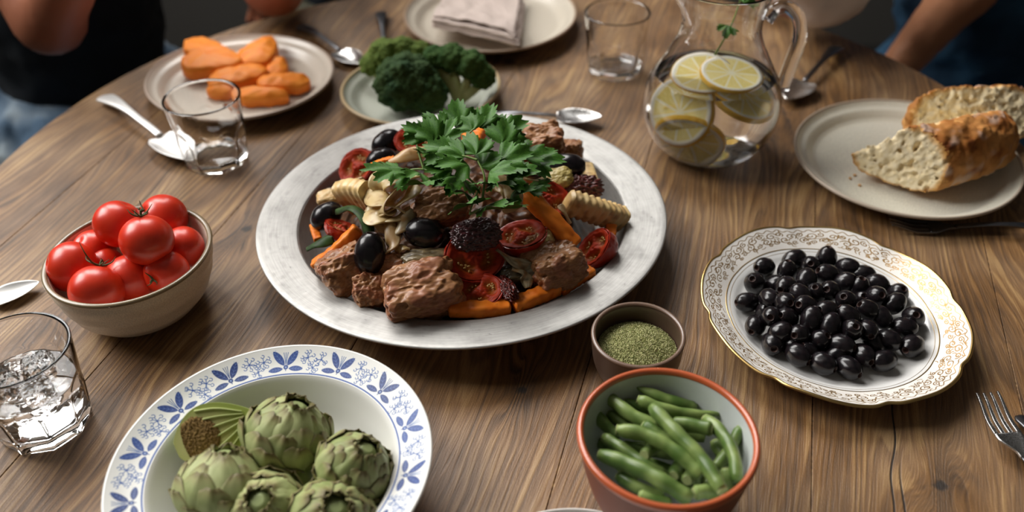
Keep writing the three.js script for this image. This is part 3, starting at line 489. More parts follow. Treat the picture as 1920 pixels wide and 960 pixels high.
function spoon(label, a, b, hm, bm, { L = 0.19, bowl = 0.062, w = 0.0205, face = 1 } = {}) { // a: end of the handle, b: tip of the bowl
  const o = thing('spoon', label, 'spoon', [0, 0, 0]), H = L - bowl, mid = 0.0105;
  const arc = (x) => { const t = x / H; return 0.0022 + mid * Math.sin(Math.PI * Math.pow(t, 0.9)) * 0.75 + 0.004 * sstep(0.6, 1, t); };
  part('handle', sheet(46, 10, (t, s) => 0.0022 + 0.0006 * Math.sin(s * 3.14), (t, s) => { const x = t * H, k = (s - 0.5) * 2; return [x, arc(x) + 0.0008 * (1 - k * k), k * handleShape(x, H)]; }), hm, o);
  part('bowl', sheet(44, 26, 0.0012, (t, s) => {
    const x = t * bowl, k = (s - 0.5) * 2, q = clamp(t), wd = w * Math.pow(Math.sin(Math.PI * Math.pow(0.035 + 0.965 * q, 0.72)), 0.62) + 0.0031 * (1 - sstep(0, 0.25, q)), depth = 0.0085 * Math.pow(Math.sin(Math.PI * clamp(0.04 + 0.93 * q)), 0.8);
    const base = lerp(arc(H), 0.0086, sstep(0, 0.4, q)); return [H + x, base - face * depth * (1 - k * k), k * wd];
  }), bm, o);
  return layAlong(o, a, b, L);
}
function fork(label, a, b, hm, tm, { L = 0.195, w = 0.0125, head = 0.072 } = {}) {
  const o = thing('fork', label, 'fork', [0, 0, 0]), H = L - head;
  const arc = (x) => 0.0022 + 0.010 * Math.sin(Math.PI * clamp(x / H) * 0.92) * 0.8;
  part('handle', sheet(46, 10, 0.0024, (t, s) => { const x = t * H, k = (s - 0.5) * 2; return [x, arc(x) + 0.0008 * (1 - k * k), k * handleShape(x, H)]; }), hm, o);
  const dip = (x) => { const t = x / head; return lerp(arc(H), 0.0018, sstep(0, 0.5, t)) + 0.0075 * sstep(0.55, 1, t); }, root = head * 0.40;
  part('neck', sheet(20, 14, 0.0019, (t, s) => { const x = t * root, k = (s - 0.5) * 2; return [H + x, dip(x) + 0.0012 * (k * k) * t, k * lerp(0.0033, w, sstep(0.1, 0.85, t))]; }), tm, o);
  for (let i = 0; i < 4; i++) { const z0 = (i - 1.5) / 1.5 * (w - 0.0017); part('tine', sheet(22, 6, 0.0017, (t, s) => { const x = root - 0.001 + t * (head - root), k = (s - 0.5) * 2; return [H + x, dip(x) + 0.0012 * (z0 / w) ** 2, z0 * (1 - 0.05 * t) + k * lerp(0.0019, 0.0008, t * t)]; }), tm, o); }
  return layAlong(o, a, b, L);
}
spoon('silver spoon pointing at the empty glass beside the orange slices', [-.4992, .754, -1.0052], [-.3427, .754, -.8442], paleSteel, paleSteel, { L: 0.2, bowl: 0.07, w: 0.0175 });
spoon('dark-handled spoon between the orange slices and the broccoli plate', [-.2912, .753, -1.2078], [-.1907, .753, -1.0761], darkSteel, steel);
spoon('dark spoon handle standing out behind the broccoli', [-.1818, .753, -1.2501], [-.1559, .753, -1.0744], darkSteel, steel);
spoon('serving spoon lying behind the pewter platter rim', [-.0306, .756, -.9361], [.1073, .756, -.9209], darkSteel, steel, { L: 0.2, bowl: 0.075, w: 0.024 });
spoon('dark spoon beside the pitcher handle', [.4359, .753, -1.1006], [.3301, .753, -.9544], darkSteel, steel);
spoon('white-shining spoon with its bowl beside the tomato bowl', [-.5397, .752, -.5743], [-.4347, .752, -.6455], paleSteel, paleSteel, { L: 0.19 });
fork('dark fork half hidden under the bread plate edge', [.5345, .754, -.6849], [.3671, .751, -.7084], darkSteel, darkSteel, { L: 0.195, w: 0.012 });
fork('steel fork with four tines at the bottom right corner', [.3696, .754, -.3293], [.3568, .762, -.4723], darkSteel, steel, { L: 0.18, w: 0.0125 });
spoon('spoon handle tip at the right edge beyond the steel fork', [.3819, .753, -.4602], [.3962, .753, -.3331], darkSteel, steel);

// ---------- napkin ----------
{
  const weave = dataTex(256, 256, (u, v) => { const a = Math.sin(u * 6.2832 * 42), b = Math.sin(v * 6.2832 * 42), k = 0.5 + 0.22 * a * b + 0.12 * n2(u * 70, v * 8) + 0.12 * n2(u * 8, v * 70); return [k, k, k]; }); weave.repeat.set(5, 5);
  const linen = phys({ color: RGB(0.70, 0.58, 0.52), roughness: 0.95, bumpMap: weave, bumpScale: 0.0006, sheen: 0.4, sheenColor: RGB(0.6, 0.5, 0.45), sheenRoughness: 0.6 });
  const A_ = [-.0986, .772, -1.149], B_ = [.0103, .772, -1.0886], C_ = [.0227, .772, -1.2724], o = thing('cloth_napkin', 'folded pale pink linen napkin on the plate behind the broccoli', 'napkin', [A_[0], TY + .0085, A_[2]]);
  const ux = [B_[0] - A_[0], B_[2] - A_[2]], uz = [C_[0] - B_[0], C_[2] - B_[2]];
  const layer = (y0, grow, lift, seed, shift) => sheet(34, 34, 0.0018, (t, s) => {
    const a = lerp(-grow, 1 + grow, s) + shift, b = lerp(-grow, 0.93, t), y = y0 + 0.0008 + 0.0165 * (1 - sstep(0.08, 0.5, t)) + lift * Math.pow(1 - t, 3) * Math.sin(s * 3.1) + 0.0018 * n2(s * 3 + seed, t * 3) + 0.0008 * n2(s * 9, t * 9 + seed) + 0.001;
    return [ux[0] * a + uz[0] * b, y, ux[1] * a + uz[1] * b];
  });
  [[0.0022, 0.03, 0, 1, 0.02], [0.0060, 0.02, 0.001, 2, 0.01], [0.0100, 0.005, 0.002, 3, 0], [0.0142, -0.01, 0.003, 4, -0.005]].forEach((a) => part('fold', layer(...a), linen, o));
  for (const [y, seed, r] of [[0.0042, 5, 0.0024], [0.0122, 7, 0.0026]]) { // the rolled edges that join one layer to the next
    const pts = []; for (let i = 0; i <= 16; i++) { const s = i / 16; pts.push([ux[0] * s - uz[0] * 0.008, y + 0.0165 + 0.0015 * n2(s * 3 + seed, 0) - 0.003 * s ** 6, ux[1] * s - uz[1] * 0.008]); } part('folded_edge', sweep(pts, (t, a) => r * (0.9 + 0.1 * Math.cos(a)), 40, 12), linen, o);
  }
}

// ---------- bread ----------
{
  const crumbMat = vc({ roughness: 0.95, specularIntensity: 0.4, side: THREE.DoubleSide }), crustMat = vc({ roughness: 0.72, specularIntensity: 0.5 });
  function torn(label, pos, turn, dims, cuts, seed, cell = 0.0016) {
    const [rx, ry, rz] = dims, o = thing('bread_piece', label, 'bread', pos, turn, 'torn pieces of white bread');
    const loaf = (x, y, z) => { const q = Math.pow(Math.pow(Math.abs(x / rx), 3.4) + Math.pow(Math.abs((y - ry * 0.62) / (y > ry * 0.62 ? ry * 1.35 : ry * 0.62)), 2.4) + Math.pow(Math.abs(z / rz), 2.4), 1 / 2.5); return (q - 1) * Math.min(rx, ry, rz) - 0.0022 * fbm3(x * 55 + seed, y * 55, z * 55) ; };
    const cut = (x, y, z) => { let d = -9; for (const [n, k, rough] of cuts) d = Math.max(d, x * n[0] + y * n[1] + z * n[2] - k + rough * fbm3(x * 70, y * 70 + seed, z * 70, 4) ); const hole = 0.0050 * Math.pow(Math.max(0, n3(x * 85 + seed, y * 85, z * 85) - 0.40), 0.7) + 0.0014 * Math.max(0, n3(x * 240, y * 240 + seed, z * 240) - 0.2); return d + hole * 2.2; };
    const g = fieldMesh((x, y, z) => Math.max(loaf(x, y, z), cut(x, y, z)), [-rx * 1.15, -0.004, -rz * 1.15], [rx * 1.15, ry * 2.2, rz * 1.15], cell);
    const isCrust = (x, y, z) => loaf(x, y, z) > -0.0028 && cut(x, y, z) < loaf(x, y, z) + 0.0006;
    const crust = pick(g, isCrust), crumb = pick(g, (x, y, z) => !isCrust(x, y, z));
    paint(crust, (x, y, z) => { const f = fbm3(x * 24, y * 24, z * 24 + seed, 4), up = sstep(0.0, ry * 1.6, y), fl = sstep(0.12, 0.6, n3(x * 34, y * 34 + 3, z * 34 + seed)) * sstep(-0.1, 0.3, f + 0.15); let c = mix3(lin('#d69d5c'), lin('#a8682f'), clamp(up * 0.9 + f * 0.8)); c = mix3(c, lin('#7b421c'), sstep(0.3, 0.75, f + up * 0.25)); return mix3(c, lin('#dfd2c6'), fl * 0.42); });
    paint(crumb, (x, y, z) => { const d = -loaf(x, y, z), k = 0.5 + 0.5 * n3(x * 160, y * 160, z * 160); return mix3(lin('#cf9a55'), mix3(lin('#ebd6a8'), lin('#f5e6c6'), k), sstep(0.001, 0.006, d + 0.001 * k)); });
    part('crust', crust, crustMat, o); part('crumb', crumb, crumbMat, o); return o;
  }
  const a = [.4314, .7615, -.7872];
  torn('front torn chunk of crusty bread showing its white crumb at the left end', [a[0], a[1], a[2]], 0.38, [0.096, 0.034, 0.044], [[[-0.86, 0.16, 0.48], 0.046, 0.0022], [[0.06, 0.62, -0.78], 0.037, 0.0036]], 3);
  const b = [.501, .7615, -.8544];
  torn('rear torn chunk of crusty bread lying behind the front chunk', [b[0], b[1], b[2]], 0.10, [0.074, 0.031, 0.030], [[[0.0, 0.62, 0.78], 0.020, 0.003], [[0.05, 0.98, 0.1], 0.052, 0.004]], 9);
  const rr = rng(2), crumbG = shapeBall(3, (x, y, z) => { const s = 0.0016 * (1 + 0.3 * n3(x * 2, y * 2, z * 2)); return [x * s, y * s * 0.7, z * s]; });
  [[.3532, .7578, -.786], [.359, .7578, -.7728], [.36, .7578, -.7919]].forEach((p, i) => { const m = part('bread_crumb', crumbG, std({ color: RGB(0.62, 0.36, 0.16), roughness: 0.9 })); m.position.set(...p); m.rotation.y = rr() * 6; tag(m, ['leftmost of the three bread crumbs on the plate', 'bread crumb nearest the front of the plate', 'rearmost of the three bread crumbs on the plate'][i], 'crumb', 'crumbs on the bread plate'); });
}

// ---------- orange slices ----------
{
  const mat = vc({ roughness: 0.5, specularIntensity: 0.5 });
  // a thick slice: a closed outline at the height of its upper face, its rounded side going down by t
  function slice(label, pts, t, seed, dome_ = 0.004) {
    const n = pts.length, c = pts.reduce((q, p) => [q[0] + p[0] / n, q[1] + p[1] / n, q[2] + p[2] / n], [0, 0, 0]), o = thing('squash_slice', label, 'vegetable slice', [c[0], c[1] - t, c[2]], 0, 'orange slices on the plate');
    const curve = new THREE.CatmullRomCurve3(pts.map((p) => new THREE.Vector3(p[0] - c[0], p[1] - c[1], p[2] - c[2])), true, 'centripetal'), ring = curve.getSpacedPoints(72);
    const prof = [[0, 1, dome_], [0.3, 1, dome_ * 0.9], [0.6, 1, dome_ * 0.6], [0.82, 1, dome_ * 0.15], [0.93, 1, -0.0008], [0.985, 0.9, -0.003], [1, 0.7, -0.006], [0.99, 0.35, -0.010], [0.95, 0.1, -0.012], [0.85, 0, -0.013], [0, 0, -0.013]], K = prof.length - 1;
    let g = tubeGrid(K * 2, 72, (q, an) => { const i = Math.min(K - 1, Math.floor(q * K + 1e-9)), f = q * K - i, s = lerp(prof[i][0], prof[i + 1][0], f), d = lerp(prof[i][2], prof[i + 1][2], f), p = ring[Math.round(an / 6.2831853 * 72) % 72], k = d > -0.001 ? d : -t * (-d / 0.013), N = 0.0012 * n3(p.x * s * 60 + seed, d * 90, p.z * s * 60); return [p.x * s, t + p.y * s + k + N, p.z * s]; });
    g = mergeVertices(bare(g), 1e-6); g.computeVertexNormals(); if (g.attributes.normal.getY(0) < 0) { g.setIndex(Array.from(g.index.array).reverse()); g.computeVertexNormals(); }
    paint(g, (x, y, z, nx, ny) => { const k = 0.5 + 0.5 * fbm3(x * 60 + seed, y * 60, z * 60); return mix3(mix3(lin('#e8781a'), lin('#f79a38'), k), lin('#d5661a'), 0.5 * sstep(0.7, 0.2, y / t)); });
    part('flesh', g, mat, o); return o;
  }
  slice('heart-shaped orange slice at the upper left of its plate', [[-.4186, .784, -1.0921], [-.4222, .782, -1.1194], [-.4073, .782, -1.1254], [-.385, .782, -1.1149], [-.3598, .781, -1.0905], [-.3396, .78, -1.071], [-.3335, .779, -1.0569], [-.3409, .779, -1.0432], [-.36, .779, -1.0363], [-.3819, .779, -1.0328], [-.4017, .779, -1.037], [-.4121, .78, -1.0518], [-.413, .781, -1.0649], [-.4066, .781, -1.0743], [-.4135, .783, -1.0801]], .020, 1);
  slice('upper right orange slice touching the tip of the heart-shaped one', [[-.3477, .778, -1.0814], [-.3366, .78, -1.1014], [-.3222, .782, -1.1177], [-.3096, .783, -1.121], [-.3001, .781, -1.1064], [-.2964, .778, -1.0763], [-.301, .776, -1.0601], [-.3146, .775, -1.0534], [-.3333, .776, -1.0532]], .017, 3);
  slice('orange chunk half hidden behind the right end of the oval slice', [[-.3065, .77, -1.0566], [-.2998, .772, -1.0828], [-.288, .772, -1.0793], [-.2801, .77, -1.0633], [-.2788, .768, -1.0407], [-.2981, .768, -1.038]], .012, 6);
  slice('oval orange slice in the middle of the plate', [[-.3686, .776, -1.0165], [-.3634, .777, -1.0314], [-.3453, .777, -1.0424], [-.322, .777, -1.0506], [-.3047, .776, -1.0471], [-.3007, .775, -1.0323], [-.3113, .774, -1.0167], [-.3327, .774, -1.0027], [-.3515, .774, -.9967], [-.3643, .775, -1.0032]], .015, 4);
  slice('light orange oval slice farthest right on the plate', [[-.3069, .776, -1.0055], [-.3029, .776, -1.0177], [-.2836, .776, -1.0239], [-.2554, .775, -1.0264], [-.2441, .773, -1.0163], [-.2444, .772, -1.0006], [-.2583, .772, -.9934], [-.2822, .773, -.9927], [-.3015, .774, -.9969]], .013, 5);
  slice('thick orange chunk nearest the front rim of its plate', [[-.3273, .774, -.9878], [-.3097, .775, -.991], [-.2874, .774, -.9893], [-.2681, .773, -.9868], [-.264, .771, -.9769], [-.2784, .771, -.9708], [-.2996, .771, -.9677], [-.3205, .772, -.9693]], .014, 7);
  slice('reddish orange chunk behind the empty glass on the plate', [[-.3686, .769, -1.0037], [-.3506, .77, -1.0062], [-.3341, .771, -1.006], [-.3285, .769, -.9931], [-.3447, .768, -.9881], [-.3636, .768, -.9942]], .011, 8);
}

// ---------- broccoli ----------
{
  const mat = vc({ roughness: 0.8, specularIntensity: 0.4 }), stalkMat = vc({ roughness: 0.55 });
  const cell = (x, y, z, f) => { // how near to the middle of a bud, 1 at its middle
    const X = x * f, Y = y * f, Z = z * f, i = Math.floor(X), j = Math.floor(Y), k = Math.floor(Z); let best = 9;
    for (let a = -1; a < 2; a++) for (let b = -1; b < 2; b++) for (let c = -1; c < 2; c++) { const h = Math.sin((i + a) * 127.1 + (j + b) * 311.7 + (k + c) * 74.7) * 43758.5453, u = h - Math.floor(h), v = (h * 1.37) - Math.floor(h * 1.37), w = (h * 2.11) - Math.floor(h * 2.11), d = Math.hypot(i + a + u - X, j + b + v - Y, k + c + w - Z); if (d < best) best = d; } return 1 - Math.min(1, best);
  };
  const head = (r, seed, flat, dark, lightc) => {
    const bump = new Map();
    const g = shapeBall(70, (x, y, z) => { const c1 = cell(x + seed, y, z, 1.9), c2 = cell(x, y + seed, z, 6.5), c3 = cell(x, y, z + seed, 16), q = r * (0.78 + 0.26 * c1 + 0.07 * c2 + 0.035 * c3); return [x * q, y * q * (y < 0 ? flat : 0.95), z * q]; });
    paint(g, (x, y, z) => { const k = 0.5 + 0.5 * n3(x * 300, y * 300, z * 300), m = sstep(0.1, 0.7, 0.5 + 0.5 * n3(x * 28 + seed, y * 28, z * 28)); return mix3(mix3(lin(dark), lin(lightc), k * 0.7), lin('#7b8a3a'), 0.10 * m); }); return g;
  };
  const stalk = (pts, r0, r1) => paint(sweep(pts, (t, a) => lerp(r0, r1, t) * (1 + 0.1 * Math.cos(a * 3)), 24, 14), (x, y, z) => mix3(lin('#9fae63'), lin('#c8cf93'), 0.5 + 0.5 * n3(x * 70, y * 25, z * 70)));
  const b1 = [-.1175, .76, -.9573], o1 = thing('broccoli_floret', 'large dark green broccoli head at the front of the small plate', 'broccoli', b1, 0, 'broccoli on the small plate');
  { const m = part('head', head(0.046, 3, 0.75, '#16301c', '#33552a'), mat, o1); m.position.set(0.0, 0.032, 0.0); m.scale.set(0.98, 0.98, 0.92); const m2 = part('head', head(0.029, 5, 0.8, '#1b371f', '#3d5f2d'), mat, o1); m2.position.set(0.026, 0.024, 0.012); part('stalk', stalk([[0.004, 0.03, -0.01], [0.012, 0.018, -0.03], [0.02, 0.008, -0.046]], 0.014, 0.017), stalkMat, o1); }
  const b2 = [-.0559, .76, -.9729], o2 = thing('broccoli_floret', 'broccoli floret lying on the right side with its pale stalk showing', 'broccoli', b2, 0, 'broccoli on the small plate');
  for (const [x, y, z, r, s] of [[0.014, 0.050, -0.006, 0.024, 1], [-0.012, 0.056, -0.014, 0.023, 2], [0.030, 0.034, 0.0, 0.021, 4], [-0.034, 0.054, -0.02, 0.020, 6]]) { const m = part('head', head(r, s, 0.8, '#24441f', '#4d7134'), mat, o2); m.position.set(x, y, z); part('stalk', stalk([[-0.004, 0.006, 0.014], [x * 0.4, y * 0.45, z * 0.4 + 0.010], [x, y - r * 0.4, z]], 0.0075, 0.006), stalkMat, o2); }
  const b3 = [-.1494, .76, -1.0274], o3 = thing('broccoli_floret', 'yellowish broccoli floret tucked behind the large dark head', 'broccoli', b3, 0, 'broccoli on the small plate');
  for (const [x, y, z, r, s] of [[0.0, 0.045, 0, 0.027, 7], [0.028, 0.048, -0.004, 0.024, 8], [-0.022, 0.030, 0.006, 0.021, 9], [0.052, 0.044, 0.0, 0.022, 10]]) { const m = part('head', head(r, s, 0.8, '#3d5a26', '#8a9a48'), mat, o3); m.position.set(x, y, z); part('stalk', stalk([[0.0, 0.006, 0.012], [x * 0.5, y * 0.5, z + 0.006], [x, y - r * 0.4, z]], 0.009, 0.006), stalkMat, o3); }
  o1.scale.setScalar(0.88); o2.scale.setScalar(0.84); o3.scale.setScalar(0.78);
}


// ---------- cherry tomatoes in their bowl ----------
const tomatoSkin = vc({ roughness: 0.33, clearcoat: 0.25, clearcoatRoughness: 0.25 });
const tomatoGeo = (seed) => paint(shapeBall(30, (x, y, z) => { const d = 1 - 0.10 * Math.exp(-(x * x + z * z) / 0.05) * (y > 0 ? 1 : 0.3), lob = 1 + 0.012 * Math.cos(Math.atan2(z, x) * 5 + seed) * (1 - Math.abs(y)); return [x * d * lob, y * 0.95 * d, z * d * lob]; }), (x, y, z) => { const k = 0.5 + 0.5 * fbm3(x * 1.3 + seed, y * 1.3, z * 1.3); return mix3(lin('#cc2410'), lin('#e23e1c'), k); });
const tomatoGeos = [1, 2, 3].map(tomatoGeo), calyxMat = std({ color: RGB(0.075, 0.095, 0.03), roughness: 0.7 });
function calyx(o, n, size, seed) {
  const r = rng(seed), g = [];
  for (let i = 0; i < n; i++) { const a = i / n * 6.283 + r() * 0.4, l = size * (0.8 + r() * 0.5), up = 0.25 + r() * 0.6; g.push(sweep([[0, 0.93, 0], [Math.cos(a) * l * 0.4, 0.93 + l * 0.1, Math.sin(a) * l * 0.4], [Math.cos(a) * l * 0.85, 0.93 + l * up * 0.6, Math.sin(a) * l * 0.85], [Math.cos(a + 0.2) * l * 1.1, 0.93 + l * up * 1.2, Math.sin(a + 0.2) * l * 1.1]], (t) => 0.05 * (1 - t * 0.8), 14, 6)); }
  part('calyx', mergeGeometries(g), calyxMat, o);
  part('stalk', sweep([[0, 0.9, 0], [0.02, 1.05, 0.01], [0.06, 1.17, 0.03]], () => 0.045, 8, 7), calyxMat, o);
}
[
  [[-.3407, .824, -.6404], .0212, 0, [-0.5, 0, -0.5], 'cherry tomato at the back left of the heap, high in the bowl'],
  [[-.3131, .81, -.6668], .0222, 1, [0.5, 0, 0.6], 'cherry tomato at the back right of the heap with a leafy stalk at its left'],
  [[-.3061, .828, -.6107], .0222, 2, [-0.4, 0, 0.1], 'topmost cherry tomato in the middle of the heap'],
  [[-.2877, .802, -.6337], .0185, 0, [0.9, 0, 0.7], 'cherry tomato against the right wall of the bowl'],
  [[-.2933, .8, -.6007], .0195, 1, [1.2, 0, 0.3], 'cherry tomato at the front right beside the rim'],
  [[-.3743, .805, -.6061], .0218, 0, [0.6, 0, 0.9], 'cherry tomato farthest left in the bowl'],
  [[-.3442, .802, -.577], .0222, 5, [-0.75, 0.4, -0.1], 'cherry tomato nearest the front rim with a green star of leaves'],
  [[-.3688, .798, -.6373], .0190, 0, [0.3, 0, 0.4], 'cherry tomato half hidden at the back left under the high one'],
  [[-.3549, .79, -.6227], .0175, 0, [1.3, 0, 0.8], 'small cherry tomato deep in the gap behind the starred one'],
  [[-.3262, .794, -.6006], .0215, 1, [1.0, 0, 0.4], 'cherry tomato low in the front middle in the shade of the topmost'],
].forEach(([p, r, leafy, rot, label], i) => { const o = thing('cherry_tomato', label, 'tomato', p, 0, 'cherry tomatoes in the bowl'); o.rotation.set(...rot); o.scale.setScalar(r); part('fruit', tomatoGeos[i % 3], tomatoSkin, o); if (leafy > 1) calyx(o, 5, leafy === 5 ? 0.62 : 0.4, i); else if (leafy) calyx(o, 3, 0.3, i); });

// ---------- black olives ----------
const oliveSkin = vc({ roughness: 0.26, clearcoat: 0.25, clearcoatRoughness: 0.16, specularIntensity: 0.6 }), oliveHole = std({ color: RGB(0.05, 0.022, 0.017), roughness: 0.6 });
const oliveProfile = (() => { const q = []; for (let i = 0; i <= 34; i++) { const a = -Math.PI / 2 + i / 34 * (Math.PI - 0.36); q.push([Math.cos(a), Math.sin(a) * 1.28]); } q.push([0.30, 1.235], [0.25, 1.19], [0.21, 0.9]); return q; })();
const oliveGeos = [0, 1, 2].map((s) => { const g = mergeVertices(bare(lathe(oliveProfile, 40, (x, y, z) => { const k = 1 + 0.035 * n3(x * 1.3 + s * 5, y, z * 1.3); return [x * k, y, z * k]; })), 1e-5); g.computeVertexNormals(); return paint(g, (x, y, z) => mix3([0.0032, 0.003, 0.0042], [0.010, 0.0065, 0.0075], sstep(0.2, 0.8, 0.5 + 0.5 * fbm3(x * 1.6 + s, y * 1.6, z * 1.6)))); });
const oliveHoleGeo = lathe([[0.20, 0.86], [0.235, 1.16], [0.285, 1.222], [0.315, 1.228]].map(([r, y]) => [r, y + 0.006]), 24), olivePit = lathe([[0, 0.9], [0.22, 0.9]], 20);
function olive(label, pos, dir, r, variant = 0, stretch_ = 1, group = 'pitted black olives on the scalloped plate') {
  const o = thing('black_olive', label, 'olive', pos, 0, group); aim(o, dir); o.scale.set(r, r * stretch_, r);
  part('flesh', oliveGeos[variant % 3], oliveSkin, o); part('pit_hole', oliveHoleGeo, oliveHole, o); part('hole_floor', olivePit, oliveHole, o); return o;
}
{
  const same = 'plump glossy black olive in the middle of the heap on the scalloped plate', r = rng(77), hole = [0.12, 0.62, 0.74], y1 = .0145, y2 = .026;
  [
    [[.2263, .767, -.631], [-0.8, 0.35, 0.5], 'olive at the upper left corner of the heap'], [[.2561, .766, -.6422], [0.9, 0.15, -0.4], 'olive at the top of the heap left of the upright one'], [[.2677, .768, -.6312], [-0.3, 0.75, 0.7], 'olive at the top of the heap with its open hole showing'], [[.2845, .767, -.6408], [0.1, 0.9, -0.2], 'upright olive at the very top of the heap'], [[.3, .768, -.6271], [0.8, 0.2, 0.5], 'big olive at the top right of the heap'],
    [[.2133, .766, -.6096], [-0.4, 0.8, 0.4], 'olive under the upper left corner one with its hole upward'], [[.2435, .77, -.6208]], [[.277, .772, -.6119]], [[.3118, .765, -.6199], [1, 0.1, 0.2], 'small olive half hidden behind the right-hand top olives'], [[.3193, .766, -.6058], [0.8, 0.1, 0.6], 'large smooth olive at the right upper edge of the heap'],
    [[.2349, .776, -.5932]], [[.2547, .774, -.6024]], [[.2881, .772, -.6008]], [[.2006, .767, -.584], [-0.9, 0.15, 0.2], 'olive farthest left on the plate'], [[.217, .776, -.5773]], [[.2264, .78, -.567], hole, 'olive in the left half with its round hole facing the viewer'],
    [[.2436, .777, -.5781]], [[.2582, .775, -.5834]], [[.2698, .777, -.5845], [-0.5, 0.6, 0.5]], [[.2796, .777, -.5708]], [[.2991, .771, -.5949]], [[.3087, .772, -.5817], [0.1, 0.72, 0.66], 'olive at the right with a reddish open hole'], [[.3324, .765, -.5926], [0.2, 0.85, 0.4], 'small olive behind the right edge with its hole upward'],
    [[.3227, .77, -.5742], [0.7, 0.5, -0.3], 'olive leaning on the right edge of the heap'], [[.2006, .768, -.5534], [-0.5, 0.1, 0.8], 'large olive low at the left edge of the heap'], [[.213, .777, -.5539], [-0.35, 0.55, 0.7], 'olive low in the left half with a pale-rimmed hole'], [[.2253, .777, -.552]], [[.2418, .781, -.5612], [-0.6, 0.5, 0.4]], [[.2432, .779, -.5461]], [[.2576, .781, -.554], [-0.6, 0.4, 0.3]], [[.2735, .781, -.5479]], [[.2939, .777, -.5588]], [[.3045, .772, -.5556]],
    [[.3338, .767, -.5595], [-0.15, 0.75, 0.55], 'olive at the right edge with its hole turned up'], [[.3222, .767, -.5477], [0.9, 0.1, 0.3], 'long olive at the right edge above the lone one'], [[.2109, .766, -.5337], [-0.2, 0.35, 0.9], 'olive at the lower left with a wide dark hole'], [[.2162, .774, -.5377]], [[.231, .774, -.5347], [-0.6, 0.5, 0.6]], [[.2461, .77, -.5308], [0.4, 0.75, 0.3]], [[.2563, .779, -.5395]], [[.2724, .778, -.5344], [0.0, 0.8, 0.5]], [[.2865, .775, -.5372]], [[.2618, .771, -.5244]], [[.3035, .768, -.5319], [0.8, 0.1, 0.5], 'olive at the lower right of the heap behind the lone one'],
    [[.3219, .7655, -.5275], [-0.7, 0.2, 0.6], 'lone olive lying apart at the right of the heap'], [[.2272, .767, -.5188], [0.5, 0.05, 0.8], 'large olive at the lower left front of the heap'], [[.2445, .766, -.5095], [0.6, 0.1, 0.7], 'olive at the front of the heap beside the foremost'], [[.2635, .7655, -.5048], [0.5, 0.1, 0.85], 'foremost olive at the front of the heap'], [[.2782, .767, -.5167], [0.25, 0.2, 0.9], 'long olive right behind the foremost one'], [[.2933, .7655, -.5112], [-0.9, 0.1, 0.4], 'front right olive next to the gap before the lone one'],
    [[.2261, .765, -.5323]], [[.2368, .765, -.5224]], [[.2574, .765, -.5194]], [[.2923, .765, -.5302]], [[.2316, .764, -.6091]], [[.3001, .765, -.5861]], [[.263, .766, -.5808]], [[.2139, .765, -.5731]], [[.2656, .766, -.5422]], [[.2433, .765, -.5465]],
  ].forEach(([p, d, l], i) => olive(l ? `black ${l}` : same, p, d || [r() - 0.5, 0.1 + 0.35 * r(), r() - 0.5], 0.0090 * (0.94 + 0.12 * r()) * (i > 49 ? 0.95 : 1), i, 1 + 0.06 * r()));
}

